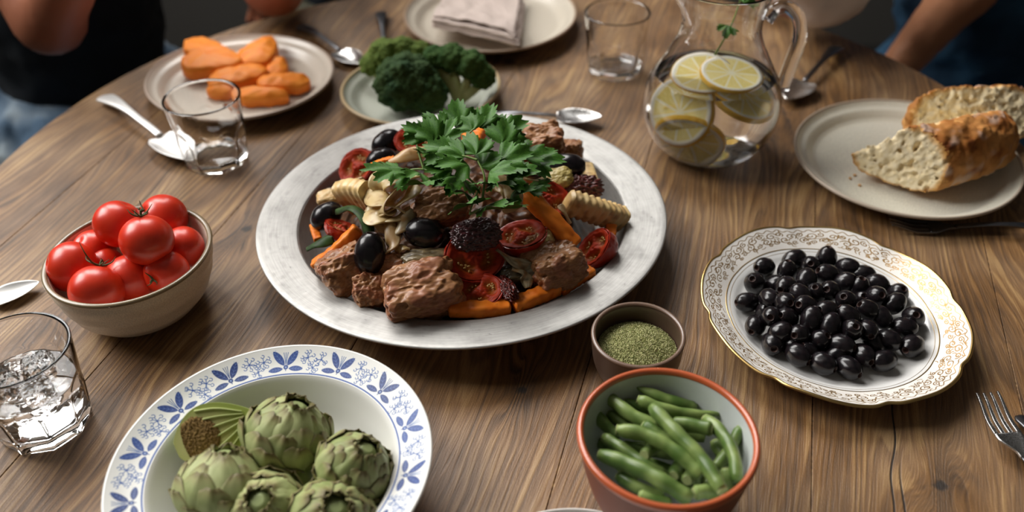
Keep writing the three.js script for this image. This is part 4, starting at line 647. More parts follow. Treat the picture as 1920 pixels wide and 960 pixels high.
// ---------- green beans ----------
{
  const mat = vc({ roughness: 0.36, specularIntensity: 0.7, clearcoat: 0.1, clearcoatRoughness: 0.25 }), endMat = std({ color: RGB(0.30, 0.34, 0.13), roughness: 0.7 }), tipMat = std({ color: RGB(0.07, 0.06, 0.03), roughness: 0.7 });
  const group = 'green beans in the terracotta bowl';
  function bean(label, pts, r, { tip = false, seed = 1, end = true } = {}) {
    const o = thing('green_bean', label, 'bean', pts[0], 0, group), b = pts[0], q = pts.map((p) => [p[0] - b[0], p[1] - b[1], p[2] - b[2]]), L = Math.hypot(...q[q.length - 1]);
    const g = sweep(q, (t, a) => r * (0.90 + 0.10 * Math.pow(Math.abs(Math.sin(t * L * 190 + seed)), 1.5)) * (1 - 0.10 * Math.exp(-Math.pow(Math.sin((a - 0.7) / 2) / 0.13, 2))) * (1 + 0.10 * Math.cos(2 * a)) * Math.min(1, 0.72 + t * 4) * (tip ? Math.pow(1 - Math.pow(t, 5), 0.7) * 0.95 + 0.05 : Math.min(1, 0.75 + (1 - t) * 4)), 46, 22);
    paint(g, (x, y, z) => { const k = 0.5 + 0.5 * fbm3(x * 45 + seed, y * 45, z * 45); return mix3(lin('#48622a'), lin('#889a58'), sstep(0.2, 0.9, k)); });
    part('pod', g, mat, o);
    if (end) { const d = V(q[0]).sub(V(q[1])).normalize(), c = part('cut_end', new THREE.CylinderGeometry(r * 0.68, r * 0.70, 0.0008, 18), endMat, o); c.position.copy(V(q[0]).addScaledVector(d, 0.0002)); c.quaternion.setFromUnitVectors(new THREE.Vector3(0, 1, 0), d); }
    if (tip) { const n = q.length, e = V(q[n - 1]), d = e.clone().sub(V(q[n - 2])).normalize(); part('tip', sweep([e.toArray(), e.clone().addScaledVector(d, 0.003).add(new THREE.Vector3(0.001, 0.0015, -0.001)).toArray(), e.clone().addScaledVector(d, 0.0045).add(new THREE.Vector3(0, 0.004, -0.001)).toArray()], (t) => 0.0007 * (1 - 0.6 * t), 8, 6), tipMat, o); }
    return o;
  }
  bean('dark bean highest against the back wall of the bowl with a curled tip', [[.1251, .808, -.4278], [.1056, .814, -.4303], [.0846, .818, -.4388]], .0042, { tip: true, seed: 2, end: false });
  bean('short bean end peeping out behind the long ones at the upper left', [[.0757, .81, -.4323], [.088, .808, -.4283], [.1044, .8, -.4254]], .0040, { seed: 3 });
  bean('long straight bean running right to a thin dark tip under the back wall', [[.0842, .818, -.4272], [.1006, .816, -.4196], [.1198, .812, -.4179], [.1401, .812, -.4178]], .0045, { tip: true, seed: 4 });
  bean('thick bean slanting down from the upper left of the bowl', [[.0649, .816, -.4314], [.0786, .816, -.4149], [.0955, .814, -.4049]], .0050, { seed: 5 });
  bean('bean along the left wall of the bowl', [[.0529, .81, -.4254], [.06, .808, -.4153], [.0687, .804, -.4051]], .0046, { seed: 6 });
  bean('dark short bean between the left wall bean and the thick one', [[.0648, .806, -.4255], [.0723, .806, -.4167], [.0842, .802, -.4074]], .0042, { seed: 7 });
  bean('long bean lying diagonally on top of the pile through the middle', [[.125, .824, -.3453], [.1164, .826, -.3678], [.1039, .828, -.3874], [.0906, .828, -.411]], .0052, { tip: false, seed: 8 });
  bean('grooved bean crossing the middle from left to lower right', [[.0662, .824, -.3954], [.0841, .825, -.3896], [.1011, .824, -.3765], [.1156, .82, -.3599]], .0050, { tip: false, seed: 9 });
  bean('smooth bean under the diagonal one in the middle', [[.0853, .816, -.4054], [.097, .816, -.395], [.1083, .812, -.3863]], .0050, { seed: 10 });
  bean('thick bean with its cut end facing right of the middle', [[.1293, .82, -.3974], [.1181, .818, -.4023], [.1053, .816, -.4069]], .0052, { seed: 11 });
  bean('curved bean bending down the right side of the bowl', [[.127, .818, -.4086], [.1346, .82, -.3944], [.1388, .82, -.3749], [.1375, .816, -.357]], .0048, { tip: false, seed: 12 });
  bean('bean leaning on the right wall of the bowl', [[.1494, .816, -.4011], [.1393, .81, -.387], [.1285, .806, -.3762]], .0046, { seed: 13 });
  bean('dull bean running under the grooved one at the left', [[.0586, .81, -.4013], [.0732, .812, -.3863], [.084, .812, -.3755], [.0949, .808, -.3709]], .0044, { seed: 14 });
  bean('pale thick bean across the lower left front of the pile', [[.0542, .816, -.3816], [.0722, .82, -.3693], [.0893, .822, -.3554], [.1065, .818, -.3434]], .0054, { tip: false, seed: 15 });
  bean('bean below the pale thick one near the front rim', [[.0656, .806, -.3723], [.0765, .808, -.3613], [.0918, .806, -.3534]], .0046, { seed: 16 });
  bean('light green bean piece touching the front rim', [[.0762, .812, -.3523], [.0848, .812, -.3485], [.0948, .81, -.3468]], .0042, { seed: 17 });
  bean('bean whose round cut end faces the viewer left of the middle', [[.0822, .818, -.379], [.0888, .812, -.3888], [.0989, .804, -.4012]], .0046, { seed: 18 });
  bean('bean end pointing at the viewer in the dark gap below the middle', [[.1006, .808, -.3698], [.1054, .802, -.381], [.115, .794, -.3971]], .0044, { seed: 19 });
  bean('bean end right of the dark gap pointing at the viewer', [[.1087, .808, -.3659], [.1139, .802, -.377], [.1237, .794, -.3929]], .0044, { seed: 20 });
  bean('short bean lying level by the front right rim', [[.1095, .816, -.3498], [.1167, .816, -.351], [.1244, .812, -.3527]], .0050, { seed: 21 });
  bean('short bean stump between the diagonal bean and the right wall', [[.1343, .812, -.3712], [.1346, .808, -.3642], [.1333, .802, -.3598]], .0044, { seed: 22 });
  bean('bean deep in the bowl below the right wall bean', [[.1339, .802, -.4019], [.1376, .8, -.3875], [.1322, .796, -.3737]], .0048, { seed: 23 });
  bean('bean deep in the bowl under the front beans', [[.0792, .798, -.3909], [.0983, .798, -.3825], [.1201, .796, -.374]], .0050, { seed: 24 });
  bean('bean at the bottom of the bowl by the left wall', [[.0583, .79, -.4143], [.0676, .792, -.3961], [.0787, .79, -.3818]], .0050, { seed: 26 });
  bean('bean at the bottom of the bowl running under the crossing ones', [[.0724, .79, -.4098], [.0975, .79, -.4049], [.1222, .79, -.4002]], .0050, { seed: 27 });
  bean('bean at the bottom of the bowl between middle and right wall', [[.1212, .794, -.3969], [.1255, .792, -.3846], [.1252, .79, -.3729]], .0050, { seed: 28 });
  bean('bean at the bottom of the bowl under the dark gap', [[.0954, .792, -.3913], [.1039, .792, -.3757], [.1134, .792, -.3679]], .0050, { seed: 29 });
  bean('bean deep in the bowl under the back beans', [[.0769, .8, -.4262], [.1019, .8, -.4191], [.1294, .798, -.4095]], .0050, { seed: 25 });
}

// ---------- artichokes ----------
{
  const leafMat2 = vc({ roughness: 0.5, specularIntensity: 0.55, side: THREE.DoubleSide }), group = 'artichokes in the blue-bordered plate';
  const ovoid = (f) => Math.pow(Math.sin(Math.PI * clamp(f * 0.94 + 0.035)), 0.72) * (1 - 0.10 * f);      // radius by the share of the height, 0 at the base
  const bractGeo = (f0, f1, wide, lift, seed, tone) => { // a bract from height f0 to f1 on a unit-sized head
    const g = sheet(16, 14, (t, s) => 0.045 * (1 - 0.6 * t), (t, s) => {
      const k = (s - 0.5) * 2, w = wide * Math.pow(Math.sin(Math.PI * (0.20 + 0.765 * t)), 0.62), f = lerp(f0, f1, t), R = 0.62 * ovoid(Math.min(f, 0.985)) + lift * (0.42 + 0.62 * t * t) + 0.030 * t * t + 0.035 + 0.02 * Math.cos(k * 2.2), crease = 0.030 * Math.exp(-k * k * 18) * t;
      const a = k * w / Math.max(0.22, R) * 0.55, rr = R + crease + 0.012 * k * k * t; return [Math.sin(a) * rr, f * 1.22 - 0.61 + 0.012 * n3(k * 2 + seed, t * 3, 1), Math.cos(a) * rr];
    });
    const uv = g.attributes.uv, p = g.attributes.position, c = new Float32Array(p.count * 3);
    for (let i = 0; i < p.count; i++) { const s = uv.getX(i), t = uv.getY(i), k = Math.abs(s - 0.5) * 2, st = 0.5 + 0.5 * n2(s * 26 + seed, t * 2.5), m = 0.5 + 0.5 * n2(s * 3 + seed * 3, t * 3); let q = mix3(lin('#748049'), lin('#a9af7a'), clamp(0.25 + 0.5 * st * 0.7 + 0.35 * m - 0.2 * t + tone + 0.22 * (seed % 3 - 1))); q = mix3(q, lin('#8d7b52'), 0.7 * sstep(0.70, 1, t) * (0.5 + 0.6 * m)); q = mix3(q, lin('#4f3e22'), sstep(0.86, 1, Math.max(t, k * (0.72 + 0.28 * t))) * (0.45 + 0.5 * m)); c[i * 3] = q[0]; c[i * 3 + 1] = q[1]; c[i * 3 + 2] = q[2]; }
    g.setAttribute('color', new THREE.BufferAttribute(c, 3)); return g;
  };
  const rows = [[0.02, 0.42, 0.62, 0.085, 5], [0.06, 0.56, 0.68, 0.075, 5], [0.14, 0.68, 0.72, 0.06, 6], [0.24, 0.78, 0.68, 0.045, 6], [0.36, 0.87, 0.60, 0.03, 5], [0.50, 0.95, 0.50, 0.018, 5], [0.62, 1.0, 0.42, 0.004, 5], [0.74, 1.02, 0.36, -0.012, 4]];
  const bank = (tone) => rows.map(([a, b, w, l, n], k) => [0, 1, 2].map((v) => bractGeo(a, b + 0.02 * v, w, l + 0.012 * v, k * 5 + v + tone * 40, tone)));
  const coreGeo = paint(shapeBall(16, (x, y, z) => { const f = (y + 1) / 2, R = 0.60 * ovoid(f), l = Math.hypot(x, z) || 1; return [x / l * R, f * 1.18 - 0.60, z / l * R]; }), () => lin('#8b9663')), banks = [bank(0), bank(0.14), bank(-0.06)];
  function artichoke(label, pos, dir, size, spin, tone = 0, from = 0, cutTop = false) {
    const o = thing('artichoke', label, 'artichoke', pos, 0, group), r = rng(Math.round(spin * 100)); aim(o, dir); o.rotateY(spin); o.scale.setScalar(size);
    part('core', coreGeo, leafMat2, o);
    rows.forEach(([, , , , n], k) => { if (k < from) return; for (let i = 0; i < n; i++) { const m = part('bract', banks[tone][k][Math.floor(r() * 3)], leafMat2, o); m.rotation.set((r() - 0.5) * 0.05, (i + (k % 2) * 0.5 + (r() - 0.5) * 0.22) / n * 6.2832, 0, 'YXZ'); const s = 1 + (r() - 0.5) * 0.07; m.scale.set(s, s, s); } });
    return o;
  }
  artichoke('artichoke at the back of the plate with brownish tips pointing up right', [-.1589, .795, -.4222], [0.35, 0.86, -0.30], .0445, 0.4, 2);
  artichoke('right-hand artichoke with a twisted dry tip', [-.1088, .795, -.3922], [0.45, 0.80, -0.05], .0380, 1.3, 0);
  artichoke('left-hand pale green artichoke with broad smooth leaves', [-.1952, .791, -.3809], [0.10, 0.80, -0.55], .0440, 2.2, 1);
  artichoke('light yellowish artichoke at the bottom edge between left and right ones', [-.1648, .787, -.364], [0.05, 0.95, 0.3], .0400, 3.1, 1);
  artichoke('artichoke cut by the bottom edge in front of the right-hand one', [-.1195, .787, -.3553], [0.25, 0.9, 0.2], .0420, 4.4, 0);
  { // a half, its cut face turned to the camera
    const o = thing('artichoke_half', 'halved artichoke showing its brown hairy choke at the back left of the plate', 'artichoke', [-.2119, .802, -.4181], 0, group); { const n = new THREE.Vector3(0.02, 0.72, 0.69).normalize(), y = new THREE.Vector3(0.86, 0.22, -0.34); y.addScaledVector(n, -y.dot(n)).normalize(); o.quaternion.setFromRotationMatrix(new THREE.Matrix4().makeBasis(y.clone().cross(n), y, n)); } o.scale.setScalar(.038);
    const outer = shapeBall(22, (x, y, z) => { const f = (y + 1) / 2, R = 0.68 * ovoid(f) * (0.72 + 0.28 * (1 - f)), l = Math.hypot(x, z) || 1, zz = z / l * R; return [x / l * R, f * 1.5 - 0.62, zz > 0 ? Math.min(zz, 0.02) : zz]; });
    paint(outer, (x, y, z) => { const edge = sstep(0.0, 0.02, z + 0.01); const k = 0.5 + 0.5 * n3(x * 4, y * 18, z * 4); const R = Math.hypot(x, (y + 0.1) * 0.8); return mix3(mix3(lin('#73873f'), lin('#93a45d'), k), mix3(lin('#c3c281'), lin('#9fae55'), sstep(0.3, 0.62, R)), edge); });
    part('outer_leaves', outer, leafMat2, o);
    part('choke', paint(shapeBall(24, (x, y, z) => [x * 0.40 * (1 + 0.15 * n3(x * 5, y * 5, z * 5)), y * 0.34 - 0.22 + 0.10 * (1 - x * x), z * 0.06 + 0.02 + 0.03 * n3(x * 14, y * 14, 2)]), (x, y, z) => mix3(lin('#5d4422'), lin('#a98a50'), 0.5 + 0.5 * n3(x * 26, y * 26, z * 26))), std({ vertexColors: true, roughness: 0.95 }), o);
    for (let k = 0; k < 6; k++) { const q = k / 5 - 0.5; part('cut_leaf', sweep([[q * 1.0, -0.05 + 0.12 * (1 - 4 * q * q), 0.03], [q * 0.75, 0.32, 0.04], [q * 0.25, 0.72, 0.035]], (t) => 0.022 * (1 - 0.5 * t), 16, 7), std({ color: RGB(0.40, 0.45, 0.15), roughness: 0.6 }), o); }
  }
  const big = bractGeo(0.05, 0.95, 0.62, 0.05, 3, 0.05);
  const l1 = part('artichoke_leaf', big, leafMat2); l1.position.set(...[-.1372, .784, -.4072]); l1.scale.setScalar(.052); l1.rotation.set(0.5, -1.9, -0.75, 'YXZ'); tag(l1, 'big loose artichoke leaf leaning on the left of the right-hand artichoke', 'leaf', 'loose artichoke leaves');
  const l2 = part('artichoke_leaf', big, leafMat2); l2.position.set(...[-.1602, .77, -.4021]); l2.scale.setScalar(.040); l2.rotation.set(-1.2, 0.6, 0.2, 'YXZ'); tag(l2, 'pale green loose artichoke leaf in the gap between the artichokes', 'leaf', 'loose artichoke leaves');
}


// ---------- the stew on the platter ----------
const PC = [-.0458, -.6998];
const moundY = (x, z) => TY + .030 + .056 * Math.max(0, 1 - ((x - PC[0]) ** 2 + (z - PC[1]) ** 2) / 0.0225);
{
  const N = 90, pos = [], idx = [];
  for (let i = 0; i <= N; i++) for (let j = 0; j <= N; j++) { const a = i / N * 2 - 1, b = j / N * 2 - 1, q = Math.max(Math.abs(a), Math.abs(b)), l = Math.hypot(a, b) || 1, x = PC[0] + a / l * q * 0.126, z = PC[1] + b / l * q * 0.126, f = sstep(0.8, 1, q); pos.push(x, Math.max(lerp(moundY(x, z) - 0.020 + 0.007 * fbm3(x * 60, 1, z * 60), TY + 0.0135, f), TY + 0.013), z); if (i < N && j < N) { const k = i * (N + 1) + j; idx.push(k, k + 1, k + N + 1, k + 1, k + N + 2, k + N + 1); } }
  const g = new THREE.BufferGeometry(); g.setAttribute('position', new THREE.Float32BufferAttribute(pos, 3)); g.setIndex(idx); g.computeVertexNormals();
  paint(g, (x, y, z) => mix3(lin('#2a160c'), lin('#6b4423'), sstep(0.3, 0.8, 0.5 + 0.5 * fbm3(x * 70, y * 70, z * 70))));
  const m = part('stew_bed', g, vc({ roughness: 0.4, specularIntensity: 0.5 })); tag(m, 'dark saucy bed of braised onion and vegetables filling the pewter platter', 'stew', null, 'stuff');
}
const wet = { clearcoat: 0.5, clearcoatRoughness: 0.18 };
const meatMat = vc({ roughness: 0.45, specularIntensity: 0.6, clearcoat: 0.25, clearcoatRoughness: 0.25 }), carrotMat = vc({ roughness: 0.42, specularIntensity: 0.55 }), pepperMat = vc({ roughness: 0.5, specularIntensity: 0.4 }), onionMat = vc({ roughness: 0.4, transmission: 0.3, thickness: 0, side: THREE.DoubleSide, clearcoat: 0.25, clearcoatRoughness: 0.2 }), potatoMat = vc({ roughness: 0.45, clearcoat: 0.2, clearcoatRoughness: 0.3 }), charMat = vc({ roughness: 0.4, ...wet });
function meat(label, pos, rot, dims, seed, hue = 0) {
  const o = thing('meat_chunk', label, 'meat', pos, 0, 'braised meat chunks in the stew'); o.rotation.set(...rot, 'YXZ');
  const g = shapeBall(46, (x, y, z) => {
    const k = Math.pow(Math.pow(Math.abs(x), 5) + Math.pow(Math.abs(y), 5) + Math.pow(Math.abs(z), 5), -1 / 5), X = x * k, Y = y * k, Z = z * k;
    const big = 0.20 * fbm3(X * 1.0 + seed, Y * 1.0, Z * 1.0), fib = 0.007 * ridge3(X * 0.8 + seed, Y * 4 + Z * 2, Z * 3) , fine = 0.008 * fbm3(X * 6, Y * 6 + seed, Z * 6) - 0.06 * sstep(0.30, 0.75, n3(X * 1.4, Y * 2.2 + seed, Z * 2.2)), q = 0.92 + big + fib + fine;
    return [X * q * dims[0], Y * q * dims[1], Z * q * dims[2]];
  });
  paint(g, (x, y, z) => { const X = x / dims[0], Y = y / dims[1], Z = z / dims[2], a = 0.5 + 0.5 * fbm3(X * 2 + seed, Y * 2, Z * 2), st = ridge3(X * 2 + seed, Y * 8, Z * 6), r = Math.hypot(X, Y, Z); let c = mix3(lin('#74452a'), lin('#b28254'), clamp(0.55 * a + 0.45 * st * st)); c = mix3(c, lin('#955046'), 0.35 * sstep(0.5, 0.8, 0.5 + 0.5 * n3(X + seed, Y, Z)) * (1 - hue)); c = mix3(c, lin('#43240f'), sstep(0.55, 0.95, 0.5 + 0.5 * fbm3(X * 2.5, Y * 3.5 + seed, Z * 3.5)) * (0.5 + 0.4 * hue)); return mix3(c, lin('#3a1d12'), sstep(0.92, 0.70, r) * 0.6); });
  part('meat', g, meatMat, o); return o;
}
function carrot(label, pts, w, h, seed, chars = 0.3) {
  const o = thing('carrot_stick', label, 'carrot', pts[0], 0, 'cooked carrot sticks in the stew'), b = pts[0], q = pts.map((p) => [p[0] - b[0], p[1] - b[1], p[2] - b[2]]);
  if (q.length === 2) q.splice(1, 0, q[1].map((v, i) => v * 0.5 + (i === 1 ? 0.0012 : 0)));
  const g = sweep(q, (t, a) => { const c = Math.cos(a), s = Math.sin(a), k = Math.pow(Math.pow(Math.abs(c) / h, 5) + Math.pow(Math.abs(s) / w, 5), -1 / 5), e = Math.min(1, 0.80 + Math.min(t, 1 - t) * 9); return k * e * (0.94 + 0.09 * n2(t * 5 + seed, a * 0.6)); }, 44, 24);
  paint(g, (x, y, z) => { const k = 0.5 + 0.5 * fbm3(x * 60 + seed, y * 60, z * 60), d = sstep(0.62, 0.9, 0.5 + 0.5 * fbm3(x * 130, y * 130 + seed, z * 130)); return mix3(mix3(lin('#d8610c'), lin('#fa9432'), k), lin('#40200c'), d * chars); });
  part('stick', g, carrotMat, o); return o;
}
function onion(label, pts, width, seed, tone = '#d6b878', dark = '#a8793c', name = 'onion_strip', pale = '#f0e0b4') {
  const o = thing(name, label, name === 'onion_strip' ? 'onion' : 'vegetable', pts[0], 0, name === 'onion_strip' ? 'soft onion strips in the stew' : undefined), b = pts[0], c = new THREE.CatmullRomCurve3(pts.map((p) => new THREE.Vector3(p[0] - b[0], p[1] - b[1], p[2] - b[2]))), r = rng(seed), lean = (r() - 0.5) * 1.6;
  const g = sheet(40, 8, (t) => 0.0013, (t, s) => { const p = c.getPoint(clamp(t)), d = c.getTangent(clamp(t)), side = new THREE.Vector3(0, 1, 0).cross(d).normalize(), up = d.clone().cross(side), k = (s - 0.5) * 2, w = width * Math.pow(Math.sin(Math.PI * (0.07 + 0.86 * t)), 0.6), an = lean + 0.8 * Math.sin(t * 3 + seed); p.addScaledVector(side, k * w * Math.cos(an)).addScaledVector(up, k * w * Math.sin(an) + 0.0022 * (1 - k * k)); return [p.x, p.y, p.z]; });
  const uv = g.attributes.uv; let i = 0; paint(g, (x, y, z) => { const s = uv.getX(i), t = uv.getY(i); i++; const st = 0.5 + 0.5 * n2(s * 9 + seed, t * 3); return mix3(mix3(lin(tone), lin(pale), st * 0.6), lin(dark), sstep(0.55, 0.95, 0.5 + 0.5 * n3(x * 110, y * 110, z * 110 + seed)) * 0.8); });
  part('strip', g, name === 'onion_strip' ? onionMat : pepperMat, o); return o;
}
function halfTomato(label, pos, face, size, seed, roast = 0.3, squash = 0.85, spin = 0) { // face: where the cut face looks
  const o = thing('roasted_tomato', label, 'tomato', pos, 0, 'roasted tomato halves in the stew'); aim(o, face); o.rotateY(spin); o.scale.set(size, size, size * squash);
  const skin = shapeBall(30, (x, y, z) => { const q = 1 + 0.035 * fbm3(x * 2.5 + seed, y * 2.5, z * 2.5), l = Math.hypot(x, z) || 1; return y > 0 ? [x * q * (0.93 + 0.07 * (1 - y)), lerp(-0.34, 0.03, sstep(0.80, 0.99, l)), z * q * (0.93 + 0.07 * (1 - y))] : [x * q, y * 1.0 * q, z * q]; });
  paint(skin, (x, y, z) => { const k = 0.5 + 0.5 * fbm3(x * 1.6 + seed, y * 1.6, z * 1.6); return mix3(mix3(lin('#a3180c'), lin('#c8391a'), k), lin('#3a0e08'), sstep(0.5, 0.9, 0.5 + 0.5 * n3(x * 1.4, y * 1.4 + seed, z * 1.4)) * roast); });
  part('skin', skin, phys({ vertexColors: true, roughness: 0.28, clearcoat: 0.6, clearcoatRoughness: 0.15 }), o);
  const flesh = paint(sheet(26, 40, 0.02, (t, s) => { const a = s * 6.2832, r = t * 0.93, well = Math.pow(Math.abs(Math.sin(a * 1.5 + seed)), 0.6) * Math.exp(-Math.pow((t - 0.52) / 0.24, 2)); return [Math.cos(a) * r, 0.045 - 0.24 * well + 0.03 * n3(Math.cos(a) * r * 5, seed, Math.sin(a) * r * 5), Math.sin(a) * r]; }), (x, y, z) => { const k = sstep(-0.16, 0.03, y), m = 0.5 + 0.5 * n3(x * 6, y * 6, z * 6 + seed); return mix3(mix3(lin('#7a3a10'), lin('#b0621f'), m), mix3(lin('#b83a1a'), lin('#8e2410'), m), k); });
  part('flesh', flesh, phys({ vertexColors: true, roughness: 0.5, specularIntensity: 0.45, side: THREE.DoubleSide }), o);
  const seeds = []; const r = rng(seed * 9 + 1); for (let i = 0; i < 16; i++) { const k = Math.floor(r() * 3), a = (k + 0.5) / 3 * 6.2832 - seed / 1.5 * 1 + (r() - 0.5) * 0.9, q = 0.40 + r() * 0.26; seeds.push(shapeBall(3, (x, y, z) => [x * 0.055, y * 0.022, z * 0.035]).rotateY(r() * 6).translate(Math.cos(a) * q, -0.06 + 0.03 * r(), Math.sin(a) * q)); }
  part('seeds', mergeGeometries(seeds), phys({ color: RGB(0.50, 0.30, 0.09), roughness: 0.35 }), o).userData.kind = 'stuff';
  return o;
}
function lump(name, label, category, pos, rot, dims, seed, a, b, rough = 0.1, mat = potatoMat, freq = 1.6, group) {
  const o = thing(name, label, category, pos, 0, group); o.rotation.set(...rot, 'YXZ');
  const g = shapeBall(32, (x, y, z) => { const k = Math.pow(Math.pow(Math.abs(x), 3) + Math.pow(Math.abs(y), 3) + Math.pow(Math.abs(z), 3), -1 / 3), q = k * (0.95 + rough * fbm3(x * freq + seed, y * freq, z * freq, 4)); return [x * q * dims[0], y * q * dims[1], z * q * dims[2]]; });
  paint(g, (x, y, z) => mix3(lin(a), lin(b), clamp(0.5 + 0.8 * fbm3(x / dims[0] * freq + seed, y / dims[1] * freq, z / dims[2] * freq, 3)))); part('piece', g, mat, o); return o;
}
// meat
meat('large browned meat chunk at the front rim of the stew, left of centre', [-.0745, .7987, -.5713], [0.35, 0.35, 0.1], [.033, .022, .024], 3);
meat('meat chunk showing pink sliced grain at the left front of the stew', [-.142, .7951, -.6063], [-0.4, 0.5, 0.25], [.024, .019, .021], 11);
meat('small meat piece between the left-hand chunk and the big front chunk', [-.1206, .7907, -.5825], [0.8, 0.2, 0], [.014, .014, .015], 15);
meat('meat chunk at the right front of the stew beside the carrot end', [.0369, .7993, -.5983], [-0.25, 0.45, 0.05], [.024, .018, .020], 21);
meat('darkly crusted meat knob below the parsley in the middle', [-.0597, .8325, -.6397], [0.6, 0.3, 0.2], [.024, .018, .016], 31, 0.9);
meat('rough browned meat piece at the back right under the parsley', [.0271, .8256, -.7538], [0.2, 0.1, 0.1], [.026, .020, .018], 41, 0.4);
meat('small reddish meat piece at the far right back rim of the stew', [.0593, .8, -.7815], [1.2, 0.1, 0.2], [.015, .016, .013], 51, 0.3);
meat('meat corner wedged behind the long slanting carrot at the right', [.0207, .8033, -.6158], [0.3, 0.2, 0.2], [.018, .014, .015], 61, 0.6);
meat('shaded meat chunk under the black olive at the left', [-.1056, .7962, -.6], [0.9, 0.2, 0.3], [.022, .015, .017], 71, 0.5);
// carrots
carrot('carrot stick slanting across the left front of the stew', [[-.1732, .7864, -.622], [-.1524, .8029, -.6228], [-.1321, .8192, -.6327]], .0058, .0050, 1, 0.05);
carrot('short carrot stick upright at the far left inner rim', [[-.1814, .7925, -.6736], [-.1736, .7925, -.6513]], .0040, .0040, 2, 0.1);
carrot('long carrot stick slanting on top of the right half of the stew', [[.0128, .838, -.6532], [.0319, .8277, -.6326], [.0543, .806, -.6172]], .0082, .0060, 3, 0.25);
carrot('carrot stick standing at the right inner rim below the crinkled potato', [[.0915, .791, -.665], [.0841, .7841, -.6308]], .0052, .0045, 4, 0.5);
carrot('carrot piece at the lower right rim of the stew', [[.0692, .7841, -.6102], [.0399, .785, -.5836]], .0058, .0050, 5, 0.2);
carrot('orange carrot stick lying along the front rim', [[-.0527, .7879, -.5597], [-.0272, .7882, -.5584], [-.0027, .7863, -.5624]], .0068, .0060, 6, 0.35);
carrot('carrot piece with a charred left end by the front rim', [[-.0001, .7864, -.5635], [.0192, .7883, -.5729], [.0381, .7873, -.5845]], .0070, .0062, 7, 0.6);
carrot('bright carrot piece among the parsley at the top', [[-.0325, .8553, -.7106], [-.025, .8484, -.7511]], .0066, .0060, 8, 0.05);
carrot('small carrot tip behind the parsley stalks at the top', [[-.0426, .8529, -.7207], [-.0301, .8498, -.7254]], .0056, .0050, 9, 0.1);
carrot('carrot tip at the back of the stew right of the parsley', [[.0001, .8371, -.7554], [.0121, .79, -.8422]], .0062, .0060, 10, 0.1);
carrot('thin carrot strip crossing the spotted olive at the back left', [[-.1272, .8354, -.7064], [-.1038, .8476, -.6986]], .0030, .0026, 12, 0.05);
// olives in the stew
const stewOlive = (l, p, d, r, v, s = 1.05) => olive(l, p, d, r, v, s, 'whole black olives in the stew');
stewOlive('large upright black olive on the meat at the left front', [-.1188, .816, -.6003], [0.1, 0.75, -0.35], .0136, 0, 1.08);
stewOlive('black olive at the left edge of the stew by the charred pepper', [-.1676, .8051, -.6721], [0.6, 0.25, -0.4], .0118, 1);
stewOlive('black olive at the back left against the platter rim', [-.1207, .8215, -.7711], [0.7, 0.3, -0.4], .0122, 2);
stewOlive('greyish spotted olive below the rear left one', [-.1197, .8309, -.7243], [0.8, 0.1, -0.3], .0115, 0);
stewOlive('wide wet black olive in the centre of the stew', [-.074, .8248, -.6167], [0.95, -0.05, 0.2], .0135, 1, 1.05);
stewOlive('black olive at the back right of the stew', [.0534, .8226, -.7189], [0.95, 0.05, 0.1], .0125, 2, 1.12);
// tomatoes
halfTomato('roasted tomato half with a blackened top in the front middle', [-.0313, .8133, -.5975], [0.25, 0.62, 0.55], .0262, 1, 0.3, 0.85, 0.3);
halfTomato('tomato half lying under the blackened one at the front', [-.0272, .7954, -.5736], [-0.15, 0.85, 0.35], .0200, 2, 0.2, 0.8);
halfTomato('wet tomato half right of the middle beside the parsley leaf', [.0086, .8171, -.6209], [-0.15, 0.9, 0.1], .0225, 3, 0.3, 0.8);
halfTomato('dark roasted tomato piece behind the long carrot at the right', [.0346, .8216, -.6698], [0.4, 0.75, 0.4], .0225, 4, 0.7, 0.75);
halfTomato('wedge of tomato flesh at the right inner rim of the stew', [.0716, .7922, -.6322], [-0.75, 0.55, 0.25], .0225, 5, 0.65, 0.7);
halfTomato('bright red tomato piece at the back left rim', [-.1525, .7993, -.7646], [-0.5, 0.6, 0.6], .0225, 6, 0.05, 0.8);
halfTomato('orange red tomato piece behind the olives at the back', [-.0906, .8291, -.763], [0.0, 0.8, 0.4], .0215, 7, 0.0, 0.8);
halfTomato('small red tomato piece at the left beside the carrot', [-.1516, .806, -.6546], [0.3, 0.75, -0.2], .0150, 8, 0.1, 0.85);
lump('wrinkled_tomato_skin', 'blackened wrinkled skin cap on the front roasted tomato', 'tomato skin', [-.0293, .8305, -.6043], [0.2, 0.4, -0.15], [.0215, .0110, .0140], 5, '#1c0d0f', '#4d2428', 0.17, phys({ vertexColors: true, roughness: 0.3, clearcoat: 0.4, clearcoatRoughness: 0.2 }), 3.4);
lump('wrinkled_tomato_skin', 'dark dried tomato behind the crinkled potato', 'tomato skin', [.0658, .811, -.6999], [0.2, 0.2, -0.2], [.0200, .0100, .0110], 9, '#1c0a0a', '#7a2c22', 0.28, charMat, 3);
lump('wrinkled_tomato_skin', 'narrow shrivelled red pepper piece in the front middle', 'pepper', [-.0059, .7946, -.5773], [1.4, 0.1, 1.2], [.0165, .0070, .0070], 12, '#2a0b08', '#7d2618', 0.25, charMat, 3);
